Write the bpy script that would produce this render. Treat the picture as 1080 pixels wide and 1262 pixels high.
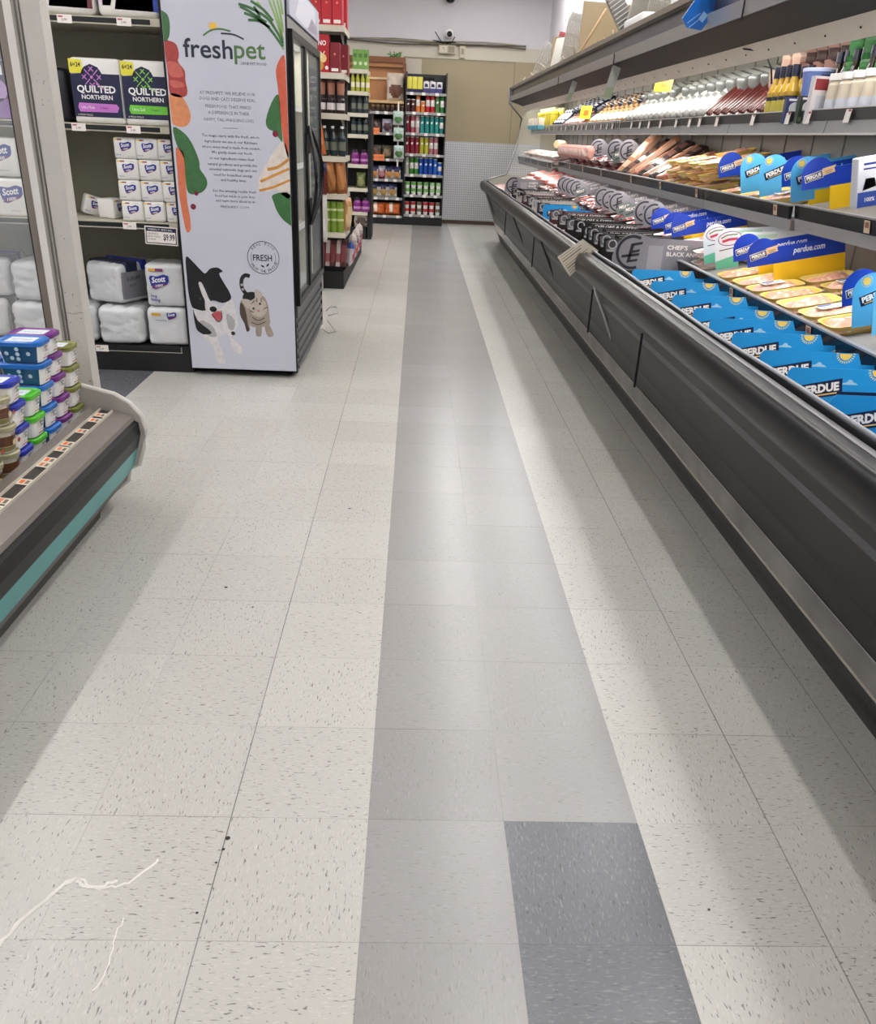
import bpy, bmesh, math, random
from mathutils import Matrix, Vector, noise
S = bpy.context.scene
for o in list(bpy.data.objects): bpy.data.objects.remove(o)
COL = S.collection
PI = math.pi
rnd = random.Random(7)

# ------------------------------------------------------------------ camera
cam_d = bpy.data.cameras.new('camera'); cam = bpy.data.objects.new('camera', cam_d); COL.objects.link(cam); S.camera = cam
PITCH, YAW, ROLL, FPX = 0.43622376, 0.04112374, 0.04653827, 994.343
T = 0.3048                                    # a floor tile
Fw = Vector((math.sin(YAW)*math.cos(PITCH), math.cos(YAW)*math.cos(PITCH), -math.sin(PITCH)))
R0 = Vector((math.cos(YAW), -math.sin(YAW), 0)); U0 = R0.cross(Fw)
Rv = R0*math.cos(ROLL)+U0*math.sin(ROLL); Uv = -R0*math.sin(ROLL)+U0*math.cos(ROLL)
m = Matrix((Rv, Uv, -Fw)).transposed().to_4x4(); m.translation = (0.0685, -1.0446, 1.3939)
cam.matrix_world = m
cam_d.sensor_fit = 'HORIZONTAL'; cam_d.sensor_width = 36; cam_d.lens = FPX/1080*36
cam_d.clip_start = 0.02; cam_d.clip_end = 60

# ------------------------------------------------------------------ exposure and world
S.view_settings.view_transform = 'Standard'; S.view_settings.look = 'None'
S.view_settings.gamma = 1; S.view_settings.exposure = -0.06; S.view_settings.use_curve_mapping = False
W = bpy.data.worlds.new('world'); S.world = W; W.use_nodes = True
W.node_tree.nodes['Background'].inputs[0].default_value = (.8, .85, 1, 1); W.node_tree.nodes['Background'].inputs[1].default_value = 0.05
CEIL_W = 13.8      # watts of one ceiling strip light
CASE_W = 13      # watts of one lamp in the meat case

# ------------------------------------------------------------------ materials
def lin(h):
    h = h.lstrip('#'); r = [int(h[i:i+2], 16)/255 for i in (0, 2, 4)]
    return tuple(c/12.92 if c <= .04045 else ((c+.055)/1.055)**2.4 for c in r)+(1,)
MATS = {}
def mat(name, hx, rough=.5, metal=0, var=0, vs=8, bump=0, bs=60, coat=0, alpha=1, emit=0, spec=.5, trans=0):
    if name in MATS: return MATS[name]
    M = bpy.data.materials.new(name); M.use_nodes = True; N = M.node_tree.nodes; Lk = M.node_tree.links
    b = N['Principled BSDF']; c = lin(hx)
    b.inputs['Base Color'].default_value = c; b.inputs['Roughness'].default_value = rough; b.inputs['Metallic'].default_value = metal
    b.inputs['Specular IOR Level'].default_value = spec
    if coat: b.inputs['Coat Weight'].default_value = coat; b.inputs['Coat Roughness'].default_value = .12
    if alpha < 1: b.inputs['Alpha'].default_value = alpha
    if trans: b.inputs['Transmission Weight'].default_value = trans
    if emit: b.inputs['Emission Color'].default_value = c; b.inputs['Emission Strength'].default_value = emit
    if var or bump:
        tc = N.new('ShaderNodeTexCoord')
    if var:
        n = N.new('ShaderNodeTexNoise'); n.inputs['Scale'].default_value = vs; n.inputs['Detail'].default_value = 5
        Lk.new(tc.outputs['Object'], n.inputs['Vector'])
        mx = N.new('ShaderNodeMix'); mx.data_type = 'RGBA'
        mx.inputs['A'].default_value = tuple(max(0, x*(1-var)) for x in c[:3])+(1,); mx.inputs['B'].default_value = tuple(min(1, x*(1+var)) for x in c[:3])+(1,)
        Lk.new(n.outputs['Fac'], mx.inputs['Factor']); Lk.new(mx.outputs['Result'], b.inputs['Base Color'])
    if bump:
        n2 = N.new('ShaderNodeTexNoise'); n2.inputs['Scale'].default_value = bs; n2.inputs['Detail'].default_value = 3
        Lk.new(tc.outputs['Object'], n2.inputs['Vector'])
        bp = N.new('ShaderNodeBump'); bp.inputs['Strength'].default_value = bump; bp.inputs['Distance'].default_value = .01
        Lk.new(n2.outputs['Fac'], bp.inputs['Height']); Lk.new(bp.outputs['Normal'], b.inputs['Normal'])
    MATS[name] = M; return M
def C(hx, rough=.5, **k):                       # a plain printed or moulded colour
    return mat('colour_'+hx.strip('#')+('_%d' % int(rough*100)), hx, rough, **k)

# ------------------------------------------------------------------ mesh builder
TXT = {}
def text_data(s, bold=0.0, shear=0.0, res=2):
    k = (s, bold, shear, res)
    if k in TXT: return TXT[k]
    cu = bpy.data.curves.new('t', 'FONT'); cu.body = s; cu.size = 1; cu.offset = bold; cu.shear = shear; cu.resolution_u = res; cu.fill_mode = 'FRONT'
    ob = bpy.data.objects.new('t', cu); COL.objects.link(ob)
    me = bpy.data.meshes.new_from_object(ob.evaluated_get(bpy.context.evaluated_depsgraph_get()))
    vs = [(v.co.x, v.co.y) for v in me.vertices]; fs = [tuple(p.vertices) for p in me.polygons]
    bpy.data.objects.remove(ob); bpy.data.curves.remove(cu); bpy.data.meshes.remove(me)
    if not vs: vs = [(0, 0)]
    x0 = min(v[0] for v in vs); x1 = max(v[0] for v in vs); w = max(1e-6, x1-x0)
    vs = [((v[0]-x0)/w, v[1]/.73) for v in vs]     # width 1, cap height 1
    TXT[k] = (vs, fs, w/.73); return TXT[k]

UPY = Matrix.Rotation(PI/2, 4, 'X')               # drawing plane: x right, y up, facing -Y
UPX = Matrix.Rotation(PI/2, 4, 'Z') @ UPY         # facing +X
FLAT = Matrix.Identity(4)
def TR(x, y, z): return Matrix.Translation((x, y, z))
def RX(a): return Matrix.Rotation(math.radians(a), 4, 'X')
def RY(a): return Matrix.Rotation(math.radians(a), 4, 'Y')
def RZ(a): return Matrix.Rotation(math.radians(a), 4, 'Z')
EPS = .0007
class MB:
    def __init__(s): s.v = []; s.f = []; s.mi = []; s.sm = []; s.mats = []; s.M = Matrix.Identity(4)
    def mx(s, m):
        if m not in s.mats: s.mats.append(m)
        return s.mats.index(m)
    def raw(s, vs, fs, m, smooth=False, M=None):
        A = s.M @ M if M is not None else s.M; o = len(s.v); i = s.mx(m)
        s.v += [tuple(A @ Vector(v)) for v in vs]
        for f in fs: s.f.append(tuple(o+k for k in f)); s.mi.append(i); s.sm.append(smooth)
        return s
    def poly(s, pts, m, z=0): return s.raw([(p[0], p[1], p[2] if len(p) > 2 else z) for p in pts], [tuple(range(len(pts)))], m)
    def box(s, x0, x1, y0, y1, z0, z1, m):
        v = [(x, y, z) for x in (x0, x1) for y in (y0, y1) for z in (z0, z1)]
        return s.raw(v, [(0, 1, 3, 2), (4, 6, 7, 5), (0, 4, 5, 1), (2, 3, 7, 6), (0, 2, 6, 4), (1, 5, 7, 3)], m)
    def cbox(s, x0, x1, y0, y1, z0, z1, m, b=.01, seg=2, smooth=True):
        bm = bmesh.new(); bmesh.ops.create_cube(bm, size=1)
        for v in bm.verts: v.co = Vector((x0+(v.co.x+.5)*(x1-x0), y0+(v.co.y+.5)*(y1-y0), z0+(v.co.z+.5)*(z1-z0)))
        bmesh.ops.bevel(bm, geom=bm.edges[:], offset=b, segments=seg, profile=.5, affect='EDGES')
        bm.verts.index_update(); s.raw([tuple(v.co) for v in bm.verts], [tuple(v.index for v in f.verts) for f in bm.faces], m, smooth); bm.free(); return s
    def crumple(s, x0, x1, y0, y1, z0, z1, m, b=.03, amp=.008):
        bm = bmesh.new(); bmesh.ops.create_cube(bm, size=1)
        for v in bm.verts: v.co = Vector((x0+(v.co.x+.5)*(x1-x0), y0+(v.co.y+.5)*(y1-y0), z0+(v.co.z+.5)*(z1-z0)))
        bmesh.ops.bevel(bm, geom=bm.edges[:], offset=b, segments=3, profile=.5, affect='EDGES')
        bmesh.ops.subdivide_edges(bm, edges=[e for e in bm.edges if e.calc_length() > .05], cuts=11, use_grid_fill=True)
        bm.normal_update()
        for v in bm.verts:
            q = Vector((v.co.x*16, v.co.y*16+z1*9, v.co.z*22)); r_ = 1-abs(noise.noise(q))*2.2; r2 = 1-abs(noise.noise(q*2.3+Vector((3, 1, 7))))*2.2
            k = amp*(r_*.6+r2*.4-.8); 
            if v.co.z < z0+.01: k = min(k, 0)
            v.co += v.normal*k
        bm.verts.index_update(); s.raw([tuple(v.co) for v in bm.verts], [tuple(v.index for v in f.verts) for f in bm.faces], m, True); bm.free(); return s
    def slab(s, pts, m, th=.0015, z=0):            # a flat outline given a thickness (drawing plane)
        n = len(pts); v = [(p[0], p[1], z) for p in pts]+[(p[0], p[1], z-th) for p in pts]
        return s.raw(v, [tuple(range(n)), tuple(range(2*n-1, n-1, -1))]+[((i+1) % n, i, n+i, n+(i+1) % n) for i in range(n)], m)
    def prism(s, pr, y0, y1, ms, caps=True):       # (x,z) profile run along Y; ms = material or one per edge (None = open)
        n = len(pr); v = [(p[0], y0, p[1]) for p in pr]+[(p[0], y1, p[1]) for p in pr]
        for i in range(n):
            mm = ms[i] if isinstance(ms, list) else ms
            if mm is None: continue
            j = (i+1) % n; s.raw([v[i], v[j], v[n+j], v[n+i]], [(0, 1, 2, 3)], mm)
        if caps:
            mm = ms if not isinstance(ms, list) else next(x for x in ms if x)
            s.raw(v, [tuple(range(n)), tuple(range(2*n-1, n-1, -1))], mm)
        return s
    def lathe(s, pr, m, n=16, smooth=True, M=None):   # (r,z) profile round Z; m may be a list per ring
        v = []; 
        for r, z in pr: v += [(r*math.cos(2*PI*k/n), r*math.sin(2*PI*k/n), z) for k in range(n)]
        for i in range(len(pr)-1):
            mm = m[i] if isinstance(m, list) else m
            s.raw(v[i*n:(i+2)*n], [(k, (k+1) % n, n+(k+1) % n, n+k) for k in range(n)], mm, smooth, M)
        for i, rv in ((0, True), (len(pr)-1, False)):
            if pr[i][0] > 1e-4:
                f = tuple(range(n)); mm = (m[0] if i == 0 else m[-1]) if isinstance(m, list) else m
                s.raw(v[i*n:(i+1)*n], [f[::-1] if rv else f], mm, False, M)
        return s
    def tube(s, path, r, m, n=8, smooth=True, closed=False):
        P = [Vector(p) for p in path]; N = len(P); v = []
        up = Vector((0, 0, 1))
        for i, p in enumerate(P):
            d = (P[(i+1) % N]-P[i-1]) if closed else (P[min(i+1, N-1)]-P[max(i-1, 0)])
            d.normalize(); a = d.cross(up)
            if a.length < .05: a = d.cross(Vector((1, 0, 0)))
            a.normalize(); b = d.cross(a)
            v += [tuple(p+a*(r*math.cos(2*PI*k/n))+b*(r*math.sin(2*PI*k/n))) for k in range(n)]
        f = [(i*n+k, i*n+(k+1) % n, ((i+1) % N)*n+(k+1) % n, ((i+1) % N)*n+k) for i in range(N if closed else N-1) for k in range(n)]
        if not closed: f += [tuple(range(n))[::-1], tuple(range((N-1)*n, N*n))]
        return s.raw(v, f, m, smooth)
    def text(s, t, x, y, m, h=None, w=None, z=EPS, bold=0, shear=0, al='l', res=2, rot=0):
        vs, fs, asp = text_data(t, bold, shear, res)
        if h is None: h = w/asp
        if w is None: w = h*asp
        ox = {'l': 0, 'c': -w/2, 'r': -w}[al]
        Mr = TR(x, y, 0) @ RZ(rot)
        return s.raw([(ox+v[0]*w, v[1]*h, z) for v in vs], fs, m, False, Mr)
    def disc(s, x, y, r, m, z=EPS, n=20, ry=None):
        ry = ry or r; return s.raw([(x+r*math.cos(2*PI*k/n), y+ry*math.sin(2*PI*k/n), z) for k in range(n)], [tuple(range(n))], m)
    def ring(s, x, y, r, w, m, z=EPS, a0=0, a1=360, n=28):
        v = []
        for k in range(n+1):
            a = math.radians(a0+(a1-a0)*k/n); v += [(x+(r-w)*math.cos(a), y+(r-w)*math.sin(a), z), (x+r*math.cos(a), y+r*math.sin(a), z)]
        return s.raw(v, [(2*k, 2*k+1, 2*k+3, 2*k+2) for k in range(n)], m)
    def rect(s, x0, y0, x1, y1, m, z=EPS, rot=0, shear=0):
        cx, cy = (x0+x1)/2, (y0+y1)/2; M = TR(cx, cy, 0) @ RZ(rot); a, b = (x1-x0)/2, (y1-y0)/2
        return s.raw([(-a-shear, -b, z), (a-shear, -b, z), (a+shear, b, z), (-a+shear, b, z)], [(0, 1, 2, 3)], m, False, M)
    def stroke(s, pts, w, m, z=EPS):
        P = [Vector((p[0], p[1])) for p in pts]; v = []
        for i, p in enumerate(P):
            d = P[min(i+1, len(P)-1)]-P[max(i-1, 0)]; d.normalize(); nn = Vector((-d.y, d.x))*(w/2)
            v += [(p.x+nn.x, p.y+nn.y, z), (p.x-nn.x, p.y-nn.y, z)]
        return s.raw(v, [(2*i, 2*i+1, 2*i+3, 2*i+2) for i in range(len(P)-1)], m)
    def pillow(s, w, h, d, mf, nx=8, ny=10, crimp=.012, jag=0, back=True):   # an upright bag in the drawing plane, base at y=0
        def surf(sg):
            vs = []
            for j in range(ny+1):
                for i in range(nx+1):
                    u, v = i/nx, j/ny; t = (max(0, 1-(2*u-1)**4))*(max(0, 1-(2*v-1)**4))
                    yy = crimp+v*(h-2*crimp) if 0 < j < ny else v*h
                    wob = 1+.03*math.sin(v*9+w*50)*(1-t)
                    vs.append(((u-.5)*w*wob, yy, sg*(d/2)*(t**.6)*(1+.12*math.sin(u*11+v*7))))
            return vs
        for sg in ((1, -1) if back else (1,)):
            vs = surf(sg)
            for j in range(ny):
                for i in range(nx):
                    q = [j*(nx+1)+i, j*(nx+1)+i+1, (j+1)*(nx+1)+i+1, (j+1)*(nx+1)+i]
                    if sg < 0: q = q[::-1]
                    s.raw([vs[k] for k in q], [(0, 1, 2, 3)], mf((i+.5)/nx, (j+.5)/ny), True)
        return s
    def mesh(s, name):
        me = bpy.data.meshes.new(name); me.from_pydata(s.v, [], s.f)
        for q in s.mats: me.materials.append(q)
        me.polygons.foreach_set('material_index', s.mi); me.polygons.foreach_set('use_smooth', s.sm)
        me.update(); return me
    def obj(s, name, parent=None, loc=None, rot=None, label=None, kind=None):
        o = bpy.data.objects.new(name, s.mesh(name)); COL.objects.link(o)
        if parent: o.parent = parent
        if loc: o.location = loc
        if rot: o.rotation_euler = rot
        if label: o['label'] = label
        if kind: o['kind'] = kind
        return o
def thing(name, label, cat, loc=(0, 0, 0), rot=(0, 0, 0), group=None):
    o = bpy.data.objects.new(name, None); COL.objects.link(o); o.empty_display_size = .05
    o.location = loc; o.rotation_euler = rot; tag(o, label, cat, group); return o
def tag(o, label, cat, group=None):
    o['label'] = label; o['category'] = cat
    if group: o['group'] = group
    return o
def struct(o): o['kind'] = 'structure'; return o
def dup(root, loc=None, rot=None, label=None, group=None):
    def cp(o, par):
        c = o.copy(); COL.objects.link(c); c.parent = par
        for ch in [x for x in KIDS.get(o.name, [])]: KIDS.setdefault(c.name, []).append(cp(ch, c))
        return c
    c = cp(root, None)
    if loc: c.location = loc
    if rot is not None: c.rotation_euler = rot
    if label: c['label'] = label
    if group: c['group'] = group
    return c
KIDS = {}
def reg(root):                                   # remember the children of a finished prototype
    ch = [o for o in COL.objects if o.parent == root]
    if ch: KIDS[root.name] = ch
    for c in ch: reg(c)
    return root
class Proto:                                     # builds a thing once, then hands out copies
    def __init__(s, fn): s.fn = fn; s.o = None; 
    def __call__(s, loc, rot, label, group=None):
        if s.o is None:
            s.o = reg(s.fn()); s.o.location = loc; s.o.rotation_euler = rot; s.o['label'] = label
            if group: s.o['group'] = group
            return s.o
        return dup(s.o, loc, rot, label, group)
def smooth(P, k=3, closed=True):                 # a soft outline through the given points
    n = len(P); o = []
    for i in range(n if closed else n-1):
        g = lambda j: Vector(P[(i+j) % n] if closed else P[max(0, min(n-1, i+j))])
        a, b_, c, d = g(-1), g(0), g(1), g(2)
        for q in range(k):
            t = q/k; v = .5*((2*b_)+(c-a)*t+(2*a-5*b_+4*c-d)*t*t+(3*b_-a-3*c+d)*t**3); o.append((v.x, v.y))
    if not closed: o.append(tuple(P[-1]))
    return o
def solo(fn):                                    # fn(mb) fills a mesh; returns (name, category)
    def f():
        b = MB(); nm, cat = fn(b); o = b.obj(nm); o['category'] = cat; return o
    return Proto(f)
_o = ['first','second','third','fourth','fifth','sixth','seventh','eighth','ninth','tenth','eleventh','twelfth','thirteenth','fourteenth','fifteenth','sixteenth','seventeenth','eighteenth','nineteenth']
def nth(i):
    if i < 19: return _o[i]
    n = i+1; t = {2: 'twent', 3: 'thirt', 4: 'fort', 5: 'fift', 6: 'sixt'}[n//10]
    return t+'ieth' if n % 10 == 0 else t+'y-'+_o[n % 10-1]
# ------------------------------------------------------------------ common materials
black = mat('black_plastic', '#121214', .38, var=.15, spec=.3)
blackm = mat('black_matte', '#0e0e10', .6, var=.1)
white = C('#f2f1ee', .45); chrome = mat('chrome', '#d9dadc', .12, 1); steel = mat('brushed_steel', '#a9a9ab', .34, 1, var=.1, vs=30, bump=.05, bs=120)
greym = mat('grey_enamel', '#9b9b9a', .42, var=.05, vs=20); cream_en = mat('cream_enamel', '#b9b3a0', .5, var=.07, vs=12)
ivory = mat('ivory_enamel', '#c9c3b2', .5, var=.05)
navy = C('#15193f', .35); red = C('#b3202b', .4); yellow = C('#f3cf1f', .4); ink = C('#22242b', .5); tagw = C('#efe9e2', .5); orange = C('#f0702a', .5)
glass = mat('glass', '#eef4f2', .03, alpha=.14, spec=.8)

# ------------------------------------------------------------------ room
def floor_material(name, base, fleck, light, amt):
    M = bpy.data.materials.new(name); M.use_nodes = True; N = M.node_tree.nodes; K = M.node_tree.links; b = N['Principled BSDF']
    def mth(op, a, c=None, clamp=False):
        n = N.new('ShaderNodeMath'); n.operation = op; n.use_clamp = clamp
        for i, x in enumerate((a, c)):
            if x is None: continue
            if isinstance(x, (int, float)): n.inputs[i].default_value = x
            else: K.new(x, n.inputs[i])
        return n.outputs[0]
    tc = N.new('ShaderNodeTexCoord'); sp = N.new('ShaderNodeSeparateXYZ'); K.new(tc.outputs['Object'], sp.inputs[0]); x, y = sp.outputs[0], sp.outputs[1]
    ux, uy = mth('DIVIDE', x, T), mth('DIVIDE', y, T); cx, cy = mth('FLOOR', ux), mth('FLOOR', uy)
    fx, fy = mth('SUBTRACT', ux, cx), mth('SUBTRACT', uy, cy)
    par = mth('MODULO', mth('ADD', mth('ADD', cx, cy), 200), 2)
    def comb(a, c):
        n = N.new('ShaderNodeCombineXYZ'); K.new(a, n.inputs[0]); K.new(c, n.inputs[1]); return n.outputs[0]
    cell = N.new('ShaderNodeTexWhiteNoise'); cell.noise_dimensions = '2D'; K.new(comb(cx, cy), cell.inputs['Vector'])
    va = comb(mth('MULTIPLY', x, 62), mth('MULTIPLY', y, 250)); vb = comb(mth('MULTIPLY', x, 250), mth('MULTIPLY', y, 62))
    mv = N.new('ShaderNodeMix'); mv.data_type = 'VECTOR'; K.new(par, mv.inputs['Factor']); K.new(va, mv.inputs['A']); K.new(vb, mv.inputs['B'])
    def flecks(off, lo, hi):
        ad = N.new('ShaderNodeVectorMath'); ad.operation = 'ADD'; K.new(mv.outputs['Result'], ad.inputs[0]); ad.inputs[1].default_value = (off, off*1.7, off)
        n = N.new('ShaderNodeTexNoise'); n.inputs['Scale'].default_value = 1; n.inputs['Detail'].default_value = 1.5; n.inputs['Distortion'].default_value = .6; K.new(ad.outputs[0], n.inputs['Vector'])
        r = N.new('ShaderNodeMapRange'); r.inputs['From Min'].default_value = lo; r.inputs['From Max'].default_value = hi; K.new(n.outputs['Fac'], r.inputs['Value']); return r.outputs[0]
    d1 = flecks(0, .635, .70); d2 = flecks(31, .58, .68)
    big = N.new('ShaderNodeTexNoise'); big.inputs['Scale'].default_value = 1.3; big.inputs['Detail'].default_value = 3; K.new(tc.outputs['Object'], big.inputs['Vector'])
    def mixc(fac, A, B):
        n = N.new('ShaderNodeMix'); n.data_type = 'RGBA'; K.new(fac, n.inputs['Factor'])
        for k, q in (('A', A), ('B', B)):
            if isinstance(q, tuple): n.inputs[k].default_value = q
            else: K.new(q, n.inputs[k])
        return n.outputs['Result']
    c0 = lin(base); cc = mixc(cell.outputs['Value'], tuple(v*.955 for v in c0[:3])+(1,), tuple(v*1.04 for v in c0[:3])+(1,))
    wr_ = N.new('ShaderNodeMapRange'); wr_.interpolation_type = 'SMOOTHERSTEP'; wr_.inputs['From Min'].default_value = .3; wr_.inputs['From Max'].default_value = .85; wr_.inputs['To Max'].default_value = .5; K.new(big.outputs['Fac'], wr_.inputs['Value'])
    warm = mixc(wr_.outputs[0], cc, tuple(a*k for a, k in zip(c0[:3], (.95, .92, .85)))+(1,))
    cc = mixc(mth('MULTIPLY', d2, amt*.5), warm, lin(light)); cc = mixc(mth('MULTIPLY', d1, amt), cc, lin(fleck))
    # seams: 3 mm joints whose darkness wanders, strongest on two of the long lines
    def seam(f, wd):
        e = mth('MINIMUM', f, mth('SUBTRACT', 1, f)); return mth('SUBTRACT', 1, mth('DIVIDE', e, wd), True)
    sn = N.new('ShaderNodeTexNoise'); sn.inputs['Scale'].default_value = 2.3; sn.inputs['Detail'].default_value = 4; K.new(tc.outputs['Object'], sn.inputs['Vector'])
    vis = mth('MULTIPLY', mth('SUBTRACT', sn.outputs['Fac'], .36), 2.6, True)
    def line(k): return mth('LESS_THAN', mth('ABSOLUTE', mth('SUBTRACT', ux, k)), .05)
    strong = mth('ADD', mth('ADD', line(-1), line(3)), line(4), True)
    sx = mth('MULTIPLY', seam(fx, .0065), mth('ADD', mth('MULTIPLY', strong, .6), mth('MULTIPLY', vis, .45), True)); sy = mth('MULTIPLY', seam(fy, .0050), mth('MULTIPLY', vis, .9))
    sm = mth('MAXIMUM', sx, sy, True); cc = mixc(sm, cc, lin('#2f2d2a')); K.new(cc, b.inputs['Base Color'])
    b.inputs['Roughness'].default_value = .26
    bn = N.new('ShaderNodeTexNoise'); bn.inputs['Scale'].default_value = 5; bn.inputs['Detail'].default_value = 1; K.new(tc.outputs['Object'], bn.inputs['Vector'])
    bp = N.new('ShaderNodeBump'); bp.inputs['Strength'].default_value = .03; bp.inputs['Distance'].default_value = .01
    K.new(mth('SUBTRACT', bn.outputs['Fac'], sm), bp.inputs['Height']); K.new(bp.outputs['Normal'], b.inputs['Normal'])
    return M
fl_cream = floor_material('vinyl_tile_cream', '#b4b2ac', '#5d5b54', '#cbc9c3', .75)
fl_grey = floor_material('vinyl_tile_grey', '#8d8b8a', '#716d6a', '#a1a09f', .55)
fl_dark = floor_material('vinyl_tile_dark_grey', '#585a5f', '#3c3d42', '#85878c', .9)
b = MB()
for i in range(-16, 8):
    for j in range(-9, 47):
        q = fl_cream
        if i in (0, 1): q = fl_grey
        if i == 1 and j in (0, -1): q = fl_dark
        if i <= -6 and j >= 6: q = fl_dark
        b.raw([(i*T, j*T, 0), ((i+1)*T, j*T, 0), ((i+1)*T, (j+1)*T, 0), (i*T, (j+1)*T, 0)], [(0, 1, 2, 3)], q)
floor = struct(b.obj('floor'))
b = MB(); sc = mat('scuff_white', '#d2cfc6', .6)

wig = lambda P, a: [(x+rnd.uniform(-a, a), y+rnd.uniform(-a, a)) for x, y in smooth(P, 5, False)]
b.stroke(wig([(-.43, .19), (-.47, .13), (-.53, .115), (-.58, .135), (-.62, .09), (-.66, .01), (-.675, -.03), (-.69, -.05), (-.70, -.12), (-.73, -.22)], .004), .005, sc, z=.0006)
b.stroke(wig([(-.50, .13), (-.54, .117), (-.58, .128)], .004), .007, sc, z=.0009)
b.stroke(wig([(-.58, .135), (-.60, .12), (-.65, .03), (-.67, -.03)], .004), .008, sc, z=.0008)
b.stroke(wig([(-.455, .05), (-.46, .0), (-.452, -.05), (-.462, -.1)], .003), .002, sc, z=.0006)
b.obj('scuff', floor)
b = MB()
for x, y, r in ((-.3, .245, .006), (-.303, .215, .004), (-.31, .18, .003), (-.32, .06, .003), (-.42, 1.18, .004), (-.17, 1.95, .006), (-.53, 1.3, .006), (.70, .08, .003)): b.disc(x, y, r, blackm, z=.0006, n=7)
b.obj('grit', floor)

wallm = mat('painted_wall', '#d3d0d5', .7, var=.03, vs=2, bump=.03, bs=30); beige = mat('beige_panel', '#a3967a', .6, var=.05, vs=3)
creamw = mat('cream_wall', '#c9c3b4', .7, var=.03, vs=3)
YB, XL, XR, CZ = 14.0, -4.8, 2.14, 3.86
struct(MB().box(XL, XR+.15, YB, YB+.15, 0, CZ, wallm).obj('wall_back'))
struct(MB().box(XR, XR+.15, -2.7, YB, 0, CZ, wallm).obj('wall_right'))
struct(MB().box(XL-.15, XL, -2.7, YB, 0, CZ, wallm).obj('wall_left'))
struct(MB().box(XL, XR, -2.85, -2.7, 0, CZ, wallm).obj('wall_front'))
struct(MB().box(XL, XR, -2.7, YB, CZ, CZ+.1, mat('ceiling_panel', '#cfcdca', .8, var=.03, bump=.1, bs=40)).obj('ceiling'))
struct(MB().box(.08, XR, YB-.012, YB, 0, 2.535, beige).obj('trim_1'))
struct(MB().box(XL, .08, YB-.010, YB, 0, 2.73, creamw).box(.08, XR, YB-.008, YB, 2.535, 2.73, creamw).obj('trim_2'))
struct(MB().box(1.6, 1.612, YB-.016, YB-.012, 1.3, 2.53, C('#7f7863')).box(-.22, 1.61, YB-.018, YB-.012, 2.515, 2.535, C('#8d8672')).obj('trim_3'))
struct(MB().box(XR-.012, XR, 2.0, YB-.02, .0, 2.55, beige).obj('trim_4'))
dp = mat('diamond_plate', '#b8babd', .34, .55)
N = dp.node_tree.nodes; K = dp.node_tree.links; tc = N.new('ShaderNodeTexCoord'); mp = N.new('ShaderNodeMapping'); mp.inputs['Rotation'].default_value = (0, PI/4, 0); mp.inputs['Scale'].default_value = (38, 38, 38)
ck = N.new('ShaderNodeTexChecker'); ck.inputs['Scale'].default_value = 1; ck.inputs['Color1'].default_value = (.66, .67, .70, 1); ck.inputs['Color2'].default_value = (.46, .47, .50, 1)
K.new(tc.outputs['Object'], mp.inputs[0]); K.new(mp.outputs[0], ck.inputs['Vector']); K.new(ck.outputs['Color'], N['Principled BSDF'].inputs['Base Color'])
bp = N.new('ShaderNodeBump'); bp.inputs['Strength'].default_value = .6; bp.inputs['Distance'].default_value = .004; K.new(ck.outputs['Fac'], bp.inputs['Height']); K.new(bp.outputs['Normal'], N['Principled BSDF'].inputs['Normal'])
struct(MB().box(.5, XR, YB-.02, YB-.012, 0.02, 1.315, dp).obj('trim_5'))
struct(MB().box(.5, 1.9, YB-.05, YB-.02, 0, .06, C('#4a3c30', .7)).obj('baseboard_back'))

# ceiling strip lights, running along the aisle
tube_e = mat('lit_tube', '#ffffff', .5, emit=6)
def strip():
    t = thing('ceiling_light', 'x', 'ceiling light')
    MB().box(-.09, .09, -.62, .62, 0, .05, white).obj('housing', t)
    MB().tube([(0, -.58, -.028), (0, .58, -.028)], .016, tube_e, 10).obj('lamp_tube', t)
    d = bpy.data.lights.new('lamp', 'AREA'); d.shape = 'RECTANGLE'; d.size = .07; d.size_y = 1.16; d.energy = CEIL_W; d.color = (1, .99, .985)
    l = bpy.data.objects.new('lamp', d); COL.objects.link(l); l.parent = t; l.location = (0, 0, -.05)
    d = d.copy(); d.energy = CEIL_W*.8; l = bpy.data.objects.new('lamp', d); COL.objects.link(l); l.parent = t; l.location = (0, 0, .056); l.rotation_euler = (PI, 0, 0)  # upward lamp added to lift the ambient light by ceiling bounce
    for y in (-.5, .5): MB().tube([(0, y, .05), (0, y, .30)], .006, steel, 6).obj('hanger_rod', t)
    return t
strip = Proto(strip)
for r, (x, nm) in enumerate(((.68, 'above the aisle'), (1.69, 'above the meat case'), (-2.65, 'above the left cooler'), (-4.2, 'added at left as fill'))):  # the leftmost row is invented, added only as fill light
    for k in range(9):
        y = -1.6+k*1.72
        strip((x, y, CZ-.30), (0, 0, 0), 'white strip light on the ceiling %s, %s from the near end' % (nm, nth(k)), 'strip lights '+nm)

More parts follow.
